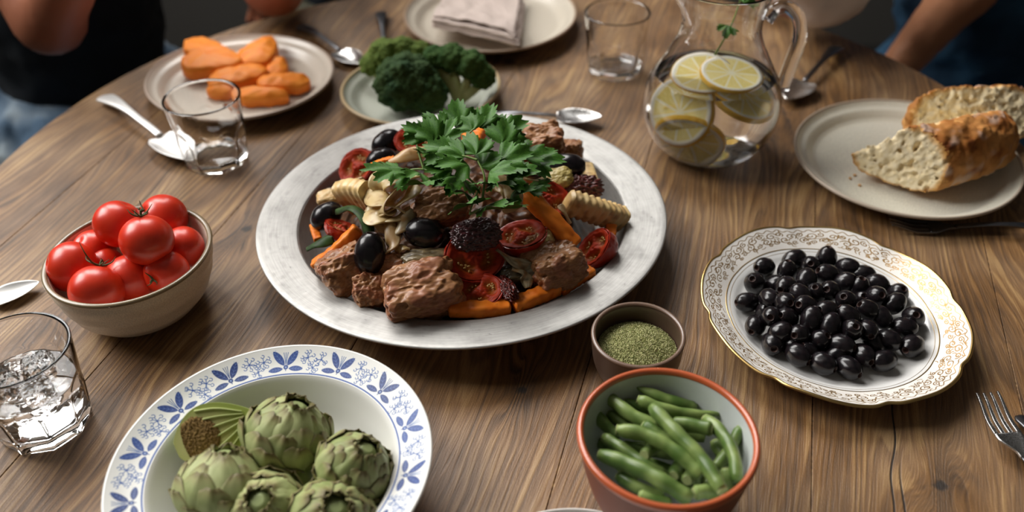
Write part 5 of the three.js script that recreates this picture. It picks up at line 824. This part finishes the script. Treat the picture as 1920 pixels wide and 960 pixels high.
// potatoes and pale vegetables
{
  const ridged = (label, pts, w, h, seed, ridge) => { const o = thing('crinkle_potato', label, 'potato', pts[0], 0, 'pale crinkle-cut pieces in the stew'), b = pts[0], q = pts.map((p) => [p[0] - b[0], p[1] - b[1], p[2] - b[2]]), L = Math.hypot(...q[q.length - 1]); const g = sweep(q, (t, a) => { const c = Math.cos(a), s = Math.sin(a), k = Math.pow(Math.pow(Math.abs(c) / h, 4) + Math.pow(Math.abs(s) / w, 4), -1 / 4); return k * (1 + ridge * Math.sin(t * L / 0.0068 * 6.2832) * (Math.abs(c) > 0.3 ? 1 : 0.45)) * Math.min(1, 0.7 + Math.min(t, 1 - t) * 6); }, 120, 28); paint(g, (x, y, z) => mix3(mix3(lin('#cda05a'), lin('#ecd49c'), 0.5 + 0.5 * fbm3(x * 50, y * 50, z * 50 + seed)), lin('#7c4a1e'), sstep(0.5, 0.9, 0.5 + 0.5 * n3(x * 90 + seed, y * 90, z * 90)) * 0.6)); part('piece', g, potatoMat, o); return o; };
  ridged('crinkle-cut golden potato stick lying at the right inner rim', [[.0496, .8202, -.6645], [.0756, .8068, -.6685], [.1039, .786, -.6824]], .0115, .0085, 1, 0.075);
  ridged('pale golden potato piece behind the crinkled stick at the right rim', [[.0754, .7983, -.7535], [.0778, .8037, -.7104]], .0075, .0065, 2, 0.02);
  ridged('pale ribbed potato piece at the left back of the stew', [[-.1513, .8175, -.6817], [-.1384, .8251, -.675], [-.1221, .8299, -.6622]], .0170, .0085, 3, 0.03);
}
lump('fennel_piece', 'pale yellow vegetable piece above the olive at the left', 'vegetable', [-.1689, .8001, -.7097], [0.2, 0.1, 0.1], [.0150, .0070, .0090], 3, '#c99a50', '#ecd3a0', 0.1);
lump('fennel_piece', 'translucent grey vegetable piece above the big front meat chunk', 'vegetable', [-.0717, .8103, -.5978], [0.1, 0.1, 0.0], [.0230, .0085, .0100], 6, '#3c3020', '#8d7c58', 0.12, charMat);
lump('fennel_piece', 'pale squarish vegetable piece beside the wet tomato half', 'vegetable', [.0287, .8103, -.6201], [0.3, 0.2, 0.2], [.0085, .0110, .0080], 8, '#a88c4c', '#dccb8f', 0.08, potatoMat);
lump('fennel_piece', 'olive green soft vegetable piece behind the black olive at the right', 'vegetable', [.0433, .8202, -.6994], [0.4, 0.2, 0.2], [.0150, .0090, .0120], 13, '#7c6a30', '#b7a45c', 0.14);
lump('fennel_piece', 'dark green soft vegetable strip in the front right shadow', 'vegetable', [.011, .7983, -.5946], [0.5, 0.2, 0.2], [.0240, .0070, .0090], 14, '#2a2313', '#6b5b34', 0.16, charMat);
// charred green peppers
const pepper = (l, pts, w, s) => onion(l, pts, w, s, '#1d3214', '#0b1007', 'charred_pepper', '#46632e');
pepper('charred green pepper strip curving over the left of the stew', [[-.1537, .8202, -.656], [-.1371, .8301, -.6462], [-.1243, .8284, -.6298], [-.1199, .8204, -.6152]], .0062, 3);
pepper('dark green pepper bit under the left carrot stick', [[-.1823, .788, -.6448], [-.17, .7972, -.6418], [-.1561, .8039, -.6371]], .0060, 4);
// onions
onion('broad pale onion petal hanging under the parsley at the left', [[-.0857, .8505, -.6526], [-.1011, .8452, -.6391], [-.1117, .8351, -.6302], [-.1043, .8314, -.6249]], .0165, 1);
onion('shiny onion petal curling left of the parsley', [[-.1196, .8402, -.6587], [-.1118, .8476, -.6622], [-.0963, .8516, -.6597], [-.0768, .8536, -.66]], .0120, 2);
onion('onion strip bent beneath the pale petal', [[-.1246, .828, -.6487], [-.1113, .8279, -.6324], [-.0968, .8323, -.6272], [-.0843, .8387, -.6318]], .0100, 3);
onion('glassy brown onion strip hanging between the olives', [[-.1071, .8323, -.6355], [-.1009, .8274, -.6172], [-.1, .82, -.6046], [-.1064, .8134, -.5988]], .0065, 4, '#a9793a');
onion('ribbed translucent onion strip pointing up right of the hanging one', [[-.0998, .8226, -.6146], [-.0901, .8327, -.6187], [-.0821, .8398, -.6279]], .0062, 5, '#8d7650');
onion('broad pale onion layer lying over the potato at the left', [[-.125, .8366, -.6609], [-.1112, .8393, -.6432], [-.0967, .8383, -.6328], [-.0853, .8326, -.6264]], .0130, 21);
onion('soft yellow onion curl under the hanging parsley leaf', [[-.119, .8274, -.6389], [-.1039, .8346, -.6336], [-.0887, .8458, -.6377], [-.0783, .8521, -.6458]], .0120, 22);
onion('long pale onion slip between the charred pepper and the wet olive', [[-.1162, .8195, -.6301], [-.1041, .8258, -.6257], [-.0879, .8306, -.6277], [-.0766, .8313, -.6295]], .0080, 23);
onion('thin onion ribbon at the back left below the rear tomato', [[-.1084, .8462, -.6948], [-.0887, .8534, -.6959], [-.0671, .8548, -.6971]], .0060, 6, '#d09a50');
onion('golden looped onion ring right of the parsley stem', [[-.0098, .857, -.6519], [.0004, .8523, -.6421], [.0019, .8458, -.6292], [-.008, .8434, -.6221]], .0080, 7, '#b28a42');
onion('inner golden onion strip inside the looped ring', [[-.0132, .8518, -.6451], [-.006, .8486, -.6383], [-.0053, .8439, -.6306]], .0060, 8, '#c49a4e');
onion('small onion shred among the leaves at the right', [[.0046, .8576, -.6709], [.0133, .8543, -.6653], [.0222, .85, -.6683]], .0040, 9, '#d8a95c');
onion('pale onion shred below the right parsley leaf', [[.0099, .8484, -.6603], [.02, .845, -.659], [.0297, .8412, -.6678]], .0050, 10, '#d4ad6c');
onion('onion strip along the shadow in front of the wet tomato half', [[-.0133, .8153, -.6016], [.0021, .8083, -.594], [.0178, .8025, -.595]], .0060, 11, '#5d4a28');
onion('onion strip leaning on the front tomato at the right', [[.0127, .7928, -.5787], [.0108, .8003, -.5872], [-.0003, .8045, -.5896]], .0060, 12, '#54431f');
onion('pale onion end beside the right tomato wedge', [[.0513, .8106, -.6437], [.0468, .8183, -.6493], [.0433, .8231, -.6547]], .0055, 13, '#c7a468');
onion('small golden onion nub by the hanging strip', [[-.0979, .8149, -.6053], [-.0917, .8179, -.6041], [-.0859, .8165, -.6028]], .0042, 14, '#b08a45');
onion('onion shred at the left rim under the red tomato', [[-.1626, .8069, -.7219], [-.1494, .8172, -.7047], [-.1343, .8265, -.6989]], .0045, 15, '#c98f4a');
onion('brown onion slip at the far left rim of the stew', [[-.1753, .7966, -.7259], [-.1613, .8086, -.7102], [-.1527, .8134, -.707]], .0045, 16, '#6b4a34');
// parsley on top; heading 0 points away from the camera, 1.57 to the left
const PG = 'parsley sprigs on top of the stew';
sprig('parsley_sprig', 'parsley sprig with large leaves reaching left over the onion', PG, [[[-.0479, .86, -.6366], [-.0724, .869, -.646], [-.0958, .8639, -.6515]], [[-.0724, .869, -.646], [-.0783, .8818, -.6621], [-.082, .888, -.6828]]],
  [[[-.0848, .8643, -.6438], 1.9, 0.45, 0.2, .030], [[-.0941, .8657, -.6487], 1.5, 0.4, -0.2, .034], [[-.0748, .8663, -.6445], 2.6, 0.7, 0.1, .028], [[-.0702, .8605, -.6367], 3.3, 0.9, 0.1, .030], [[-.0821, .8875, -.6782], 1.0, 0.2, 0.4, .013]], 'parsley');
sprig('parsley_sprig', 'parsley sprig standing up at the back left of the garnish', PG, [[[-.0534, .8654, -.6491], [-.0613, .8774, -.6599], [-.0649, .8846, -.6682]]],
  [[[-.0647, .8841, -.6654], 0.3, 0.95, 0.1, .032], [[-.0707, .8825, -.672], 1.3, 0.8, 0.2, .026], [[-.0567, .8855, -.6699], -0.8, 0.9, 0, .026], [[-.0635, .8766, -.657], 2.2, 0.8, -0.3, .022]], 'parsley');
sprig('parsley_sprig', 'pale blurred parsley leaves rising highest at the back', PG, [[[-.0425, .8712, -.6563], [-.0471, .8827, -.6769], [-.0552, .8875, -.6898]], [[-.0425, .8712, -.6563], [-.0342, .8844, -.6778], [-.0229, .8865, -.6903]]],
  [[[-.0582, .887, -.6836], 0.9, 0.6, 0.3, .030], [[-.0456, .8857, -.6889], 0.0, 0.8, 0.1, .030], [[-.0252, .8845, -.6864], -0.6, 0.7, -0.2, .034], [[-.0138, .8786, -.6815], -1.2, 0.5, -0.3, .034], [[-.032, .8846, -.681], 0.3, 0.6, 0.4, .026]], 'parsley');
sprig('parsley_sprig', 'parsley sprig in the centre with pale ribs turned up', PG, [[[-.0231, .8578, -.6175], [-.0213, .8733, -.6272], [-.0268, .8818, -.6387]], [[-.0268, .8818, -.6387], [-.0401, .8838, -.6427], [-.0504, .8825, -.6452]]],
  [[[-.0379, .883, -.6405], 1.4, 0.35, 0.5, .034], [[-.0491, .8825, -.6452], 1.2, 0.5, 0.3, .028], [[-.0282, .8835, -.6443], 0.2, 0.6, 0, .032], [[-.0336, .8774, -.636], 2.1, 0.6, 0.3, .030], [[-.017, .8731, -.6339], -2.2, 0.6, -0.3, .028], [[-.0198, .8665, -.6256], 3.0, 0.9, 0.0, .026]], 'parsley');
sprig('parsley_sprig', 'parsley sprig spreading right over the meat', PG, [[[-.0119, .8657, -.6386], [-.0004, .8698, -.655], [.0136, .8655, -.6736]]],
  [[[.0089, .8664, -.6705], -1.3, 0.35, -0.2, .034], [[.0206, .8575, -.6756], -1.9, 0.4, -0.3, .030], [[-.0003, .872, -.6662], -0.5, 0.6, 0, .028], [[.0017, .8636, -.6563], -2.5, 0.6, 0.2, .026], [[-.007, .878, -.6697], -0.3, 0.7, -0.2, .032]], 'parsley');
sprig('parsley_sprig', 'dark parsley leaves drooping low in front of the middle', PG, [[[-.0253, .8622, -.6284], [-.032, .8533, -.6143], [-.0344, .8474, -.6098]], [[-.0344, .8474, -.6098], [-.0233, .8504, -.6142], [-.0101, .8502, -.6233]]],
  [[[-.0394, .8614, -.6237], 2.7, 0.8, 0.3, .034], [[-.0342, .8534, -.6143], 3.2, 1.0, -0.2, .030], [[-.0189, .8511, -.617], -2.5, 0.8, 0.1, .034], [[-.008, .8459, -.6185], -2.8, 0.9, 0.2, .032], [[.0003, .8525, -.6298], -2.0, 0.7, -0.2, .026], [[-.0474, .864, -.6306], 2.2, 0.7, 0.2, .032]], 'parsley');
sprig('parsley_sprig', 'dense dark parsley bunch in the middle of the garnish', PG, [[[-.0299, .8608, -.6347], [-.0384, .87, -.6371], [-.0449, .8754, -.6413]]],
  [[[-.0483, .871, -.6401], 1.7, 0.6, 0.2, .032], [[-.0385, .8669, -.6337], 2.6, 0.6, 0.1, .032], [[-.025, .8742, -.6407], -0.9, 0.4, -0.2, .030], [[-.0094, .873, -.652], -1.4, 0.4, -0.3, .030], [[-.0142, .862, -.6321], -2.3, 0.7, 0.2, .028], [[-.0541, .8748, -.6468], 1.2, 0.5, 0.3, .028], [[-.003, .8617, -.6444], -1.8, 0.6, -0.1, .030]], 'parsley');
sprig('parsley_sprig', 'small parsley leaf lying right of the looped onion', PG, [[[.0081, .8506, -.6428], [.0159, .8487, -.6438]]], [[[.0149, .8485, -.6423], -1.5, 0.35, -0.1, .022], [[.0211, .8469, -.6511], -0.9, 0.3, 0.2, .018]], 'parsley');


// ---------- the people round the table, seated on wooden chairs ----------
{
  const add = (a, b, k = 1) => [a[0] + b[0] * k, a[1] + b[1] * k, a[2] + b[2] * k], between = (a, b, t) => [lerp(a[0], b[0], t), lerp(a[1], b[1], t), lerp(a[2], b[2], t)];
  const body = (bones, k, fold = 0, seed = 0) => (x, y, z) => { let d = 9; for (const [a, b, ra, rb] of bones) { const c = capsule(x, y, z, a, b, ra, rb); d = d > 8 ? c : smin(d, c, k); } return fold ? d + fold * n3(x * 11 + seed, y * 16, z * 11) + fold * 0.6 * n3(x * 26, y * 30 + seed, z * 26) : d; };
  const bounds = (bones, m) => { const lo = [9, 9, 9], hi = [-9, -9, -9]; for (const [a, b, ra, rb] of bones) for (let i = 0; i < 3; i++) { lo[i] = Math.min(lo[i], a[i] - ra - m, b[i] - rb - m); hi[i] = Math.max(hi[i], a[i] + ra + m, b[i] + rb + m); } return [lo, hi]; };
  const unitV = (a) => { const l = Math.hypot(...a); return a.map((v) => v / l); }, cross = (a, b) => [a[1] * b[2] - a[2] * b[1], a[2] * b[0] - a[0] * b[2], a[0] * b[1] - a[1] * b[0]];
  function hand(wrist, elbow, side) { // palm, four fingers of unequal length, a thumb from the side of the palm; slightly curled
    const d = unitV(add(wrist, elbow, -1)), q = unitV(cross(d, [0.3, 1, 0.2])), n = unitV(cross(q, d)), at = (l, w, c) => add(add(add(wrist, d, l), q, w * side), n, -c), b = [];
    for (const w of [-0.026, -0.009, 0.009, 0.026]) b.push([at(0.012, w * 0.6, 0), at(0.085, w, 0.004), 0.015, 0.0125]);
    [[-0.029, 0.058], [-0.010, 0.072], [0.010, 0.078], [0.029, 0.070]].forEach(([w, l]) => { const p0 = at(0.088, w, 0.004), p1 = at(0.088 + l * 0.48, w * 1.05, 0.012), p2 = at(0.088 + l * 0.78, w * 1.08, 0.030), p3 = at(0.088 + l * 0.92, w * 1.08, 0.048); b.push([p0, p1, 0.0095, 0.0088], [p1, p2, 0.0088, 0.008], [p2, p3, 0.008, 0.0072]); });
    b.push([at(0.025, 0.026, 0.006), at(0.058, 0.050, 0.016), 0.014, 0.0105], [at(0.058, 0.050, 0.016), at(0.090, 0.060, 0.026), 0.010, 0.0085]); return b;
  }
  function person(label, J, skinHex, hairHex, garments) {
    const o = thing('person', label, 'person', [J.pelvis[0], 0, J.pelvis[2]]), here = (g) => g.translate(-J.pelvis[0], 0, -J.pelvis[2]);
    const f = J.face, r = [-f[2], 0, f[0]], H = J.head, hp = (x, y, z) => add(add(add(H, r, x), [0, 1, 0], y), f, z);
    const spine = [[J.pelvis, between(J.pelvis, J.chest, 0.5), 0.135, 0.125], [between(J.pelvis, J.chest, 0.5), J.chest, 0.125, 0.14], [J.shR, J.shL, 0.062, 0.062], [J.chest, J.neck, 0.10, 0.058], [J.neck, add(H, [0, -0.04, 0]), 0.056, 0.055]];
    const arm = (s) => [[J['sh' + s], J['el' + s], 0.050, 0.037], [J['el' + s], J['wr' + s], 0.040, 0.028]], leg = (s) => [[J['hip' + s], J['kn' + s], 0.088, 0.058], [J['kn' + s], J['an' + s], 0.056, 0.038], [J['an' + s], add(J['an' + s], [f[0] * 0.16, -0.045, f[2] * 0.16]), 0.042, 0.034]];
    const head = [[hp(0, 0.035, -0.012), hp(0, 0.03, 0.012), 0.092, 0.086], [hp(0, -0.055, 0.03), hp(0, -0.085, 0.062), 0.060, 0.036], [hp(0, 0.012, 0.085), hp(0, -0.022, 0.112), 0.010, 0.015], [hp(-0.088, -0.005, -0.01), hp(-0.090, 0.022, -0.014), 0.014, 0.017], [hp(0.088, -0.005, -0.01), hp(0.090, 0.022, -0.014), 0.014, 0.017]];
    const bones = [...spine, ...arm('L'), ...arm('R'), ...leg('L'), ...leg('R'), ...head], [lo, hi] = bounds(bones, 0.03), whole = body(bones, 0.028);
    const face = (x, y, z) => { let d = whole(x, y, z); for (const s of [-1, 1]) { const e = hp(0.033 * s, 0.022, 0.090); d = Math.max(d, 0.016 - Math.hypot(x - e[0], y - e[1], z - e[2])); } const m0 = hp(-0.022, -0.055, 0.103), m1 = hp(0.022, -0.055, 0.103); return Math.max(d, 0.006 - capsule(x, y, z, m0, m1, 0, 0)); };
    const fine = (bs, fn, c) => { const [a, b] = bounds(bs, 0.012); return fieldMesh(fn, a, b, c); };
    const shells = [fieldMesh(whole, lo, hi, 0.013), fine(head, face, 0.0042)]; for (const [s, k] of [['L', -1], ['R', 1]]) { const h = [...hand(J['wr' + s], J['el' + s], k), [between(J['wr' + s], J['el' + s], 0.12), J['wr' + s], 0.029, 0.026]]; shells.push(fine(h, body(h, 0.006), 0.0036)); }
    const skin = lin(skinHex); part('body', here(paint(mergeGeometries(shells), (x, y, z) => { const k = 0.5 + 0.5 * n3(x * 30, y * 30, z * 30); return mix3(skin, [skin[0] * 0.88, skin[1] * 0.80, skin[2] * 0.78], k * 0.6); })), vc({ roughness: 0.5 }), o);
    const hb = [[hp(0, 0.055, -0.022), hp(0, 0.055, 0.004), 0.099, 0.090], [hp(0, 0.0, -0.05), hp(0, -0.04, -0.055), 0.075, 0.055]]; part('hair', here(fine(hb, (x, y, z) => Math.max(body(hb, 0.03, 0.006, 3)(x, y, z), (x - H[0]) * f[0] + (z - H[2]) * f[2] - 0.055 - 0.5 * (y - H[1] - 0.06)), 0.006)), std({ color: new THREE.Color(hairHex), roughness: 0.7 }), o);
    for (const s of [-1, 1]) { const e = hp(0.033 * s, 0.022, 0.078), m = part('eye', new THREE.SphereGeometry(0.0135, 16, 12), std({ color: RGB(0.45, 0.42, 0.38), roughness: 0.3 }), o); m.position.set(e[0] - J.pelvis[0], e[1], e[2] - J.pelvis[2]); }
    const grow = (bs, t) => bs.map(([a, b, ra, rb]) => [a, b, ra + t, rb + t]);
    for (const [name, what, col, col2, fold] of garments) {
      const bs = what === 'trousers' ? grow([[J.pelvis, add(J.pelvis, [0, 0.09, 0]), 0.135, 0.130], ...['L', 'R'].flatMap((s) => leg(s).slice(0, 2))], 0.014)
        : what === 'shirt' ? grow([[between(J.pelvis, J.chest, 0.25), between(J.pelvis, J.chest, 0.5), 0.128, 0.125], ...spine.slice(1, 3), [J.chest, between(J.chest, J.neck, 0.7), 0.10, 0.07], ...['L', 'R'].map((s) => [J['sh' + s], between(J['sh' + s], J['el' + s], 0.55), 0.052, 0.046])], 0.014)
          : what === 'sleeves' ? grow(['L', 'R'].flatMap((s) => [[J['sh' + s], J['el' + s], 0.050, 0.040], [J['el' + s], between(J['el' + s], J['wr' + s], 0.45), 0.040, 0.034]]), 0.018)
            : what === 'apron' ? grow([[add(J.pelvis, f, 0.05), add(between(J.pelvis, J.chest, 0.9), f, 0.03), 0.125, 0.115], ...['L', 'R'].map((s) => [J['hip' + s], between(J['hip' + s], J['kn' + s], 0.5), 0.090, 0.078])], 0.026)
              : grow(['L', 'R'].map((s) => { const a = leg(s)[2]; return [a[0], a[1], a[2], a[3]]; }), 0.012);
      const [a, b] = bounds(bs, 0.03), g = fieldMesh(body(bs, 0.03, fold, H[0] * 10), a, b, 0.012), c0 = lin(col), c1 = lin(col2);
      part(name, here(paint(g, (x, y, z) => mix3(c0, c1, sstep(0.35, 0.8, 0.5 + 0.5 * fbm3(x * 9, y * 9, z * 9))))), vc({ roughness: 0.95, sheen: 0.2, sheenRoughness: 0.6 }), o);
    }
    return o;
  }
  const seat = (label, J) => { const f = J.face, t = thing('wooden_chair', label, 'chair', [J.pelvis[0], 0, J.pelvis[2]], Math.atan2(f[0], f[2])), m = std({ color: RGB(0.13, 0.05, 0.025), roughness: 0.5 });
    part('seat', box(0.40, 0.03, 0.40, 0, 0.318, 0.02), m, t); for (const x of [-1, 1]) { part('leg', box(0.035, 0.303, 0.035, x * 0.175, 0.1515, 0.195), m, t); part('leg', box(0.035, 0.86, 0.035, x * 0.175, 0.43, -0.19), m, t); } for (const y of [0.55, 0.67, 0.80]) part('slat', box(0.315, 0.05, 0.018, 0, y, -0.19), m, t); };
  const pose = (pelvis, f, lean, arms) => { const r = [-f[2], 0, f[0]], chest = add(add(pelvis, f, lean), [0, 0.42, 0]), neck = add(add(chest, f, 0.02), [0, 0.20, 0]), J = { pelvis, face: f, chest, neck, head: add(add(neck, f, 0.05), [0, 0.17, 0]) };
    for (const [s, k] of [['L', -1], ['R', 1]]) { J['sh' + s] = add(add(chest, r, 0.17 * k), [0, 0.11, 0]); J['hip' + s] = add(add(pelvis, r, 0.095 * k), [0, -0.01, 0]); J['kn' + s] = add(add(J['hip' + s], f, 0.42), [0, -0.01, 0]); J['an' + s] = add(add(J['kn' + s], f, -0.02), [0, -0.40, 0]); [J['el' + s], J['wr' + s]] = arms[s] || [add(add(J['sh' + s], f, 0.05), [0, -0.30, 0]), add(add(add(J['sh' + s], f, 0.26), [0, -0.40, 0]), r, -0.06 * k)]; }
    return J; };
  const dirTo = (p) => { const d = [TABLE.x - p[0], 0, TABLE.z - p[2]]; return unitV(d); };
  const a = pose([-.76, .50, -1.47], unitV([.74, 0, .67]), 0.10, { R: [[-.5917, .81, -1.1182], [-.4214, .99, -.9754]], L: [[-.62, .76, -1.70], [-.56, .60, -1.82]] });
  person('person in a dark top and blue jeans with a bent bare elbow at the left', a, '#a06448', '#241a14', [['jeans', 'trousers', '#4a6178', '#a8b4ba', 0.010], ['shirt', 'shirt', '#0c1218', '#161e26', 0.006], ['shoe_pair', 'shoes', '#1a1614', '#241e1a', 0]]); seat('dark reddish wooden chair of the person in jeans at the left', a);
  const b = pose([-.30, .50, -1.84], unitV([.28, 0, .96]), 0.10, { R: [[-.3229, .81, -1.2261], [-.2186, .99, -.997]] });
  person('person in olive trousers behind the orange slices with one bare elbow showing', b, '#a8664c', '#2b1d14', [['trousers', 'trousers', '#5a5746', '#7d775c', 0.008], ['shirt', 'shirt', '#0d1622', '#1a3652', 0.006], ['shoe_pair', 'shoes', '#1a1614', '#241e1a', 0]]); seat('dark wooden chair of the person in olive trousers', b);
  const c = pose([.82, .50, -1.42], unitV([-.75, 0, .66]), 0.10, { R: [[.6563, .78, -1.2405], [.5881, .66, -1.2362]], L: [[1.02, .75, -1.22], [1.0, .58, -1.03]] });
  person('person in dark blue denim at the right with a bare forearm beside the table', c, '#b9805c', '#3a2a1c', [['denim_skirt', 'trousers', '#1d3d59', '#3f6b8c', 0.009], ['denim_shirt', 'shirt', '#1a3850', '#35607f', 0.008], ['shoe_pair', 'shoes', '#1a1614', '#241e1a', 0]]); seat('dark wooden chair of the person in blue denim', c);
  const d = pose([.46, .50, -2.02], unitV([-.12, 0, .99]), 0.16, { R: [[.4142, .835, -1.1394], [.3242, .93, -1.0396]] });
  person('person with white sleeves and a wine red top behind the pitcher', d, '#8b5a44', '#1d1511', [['trousers', 'trousers', '#101216', '#1c2026', 0.008], ['wine_red_top', 'shirt', '#3a161a', '#54262a', 0.008], ['white_sleeves', 'sleeves', '#c9c2c0', '#e0dbd8', 0.007], ['shoe_pair', 'shoes', '#1a1614', '#241e1a', 0]]); seat('dark wooden chair of the person with white sleeves', d);
}


scene.traverse((o) => { if (o.isMesh) o.castShadow = o.receiveShadow = true; });
renderer.render(scene, camera);
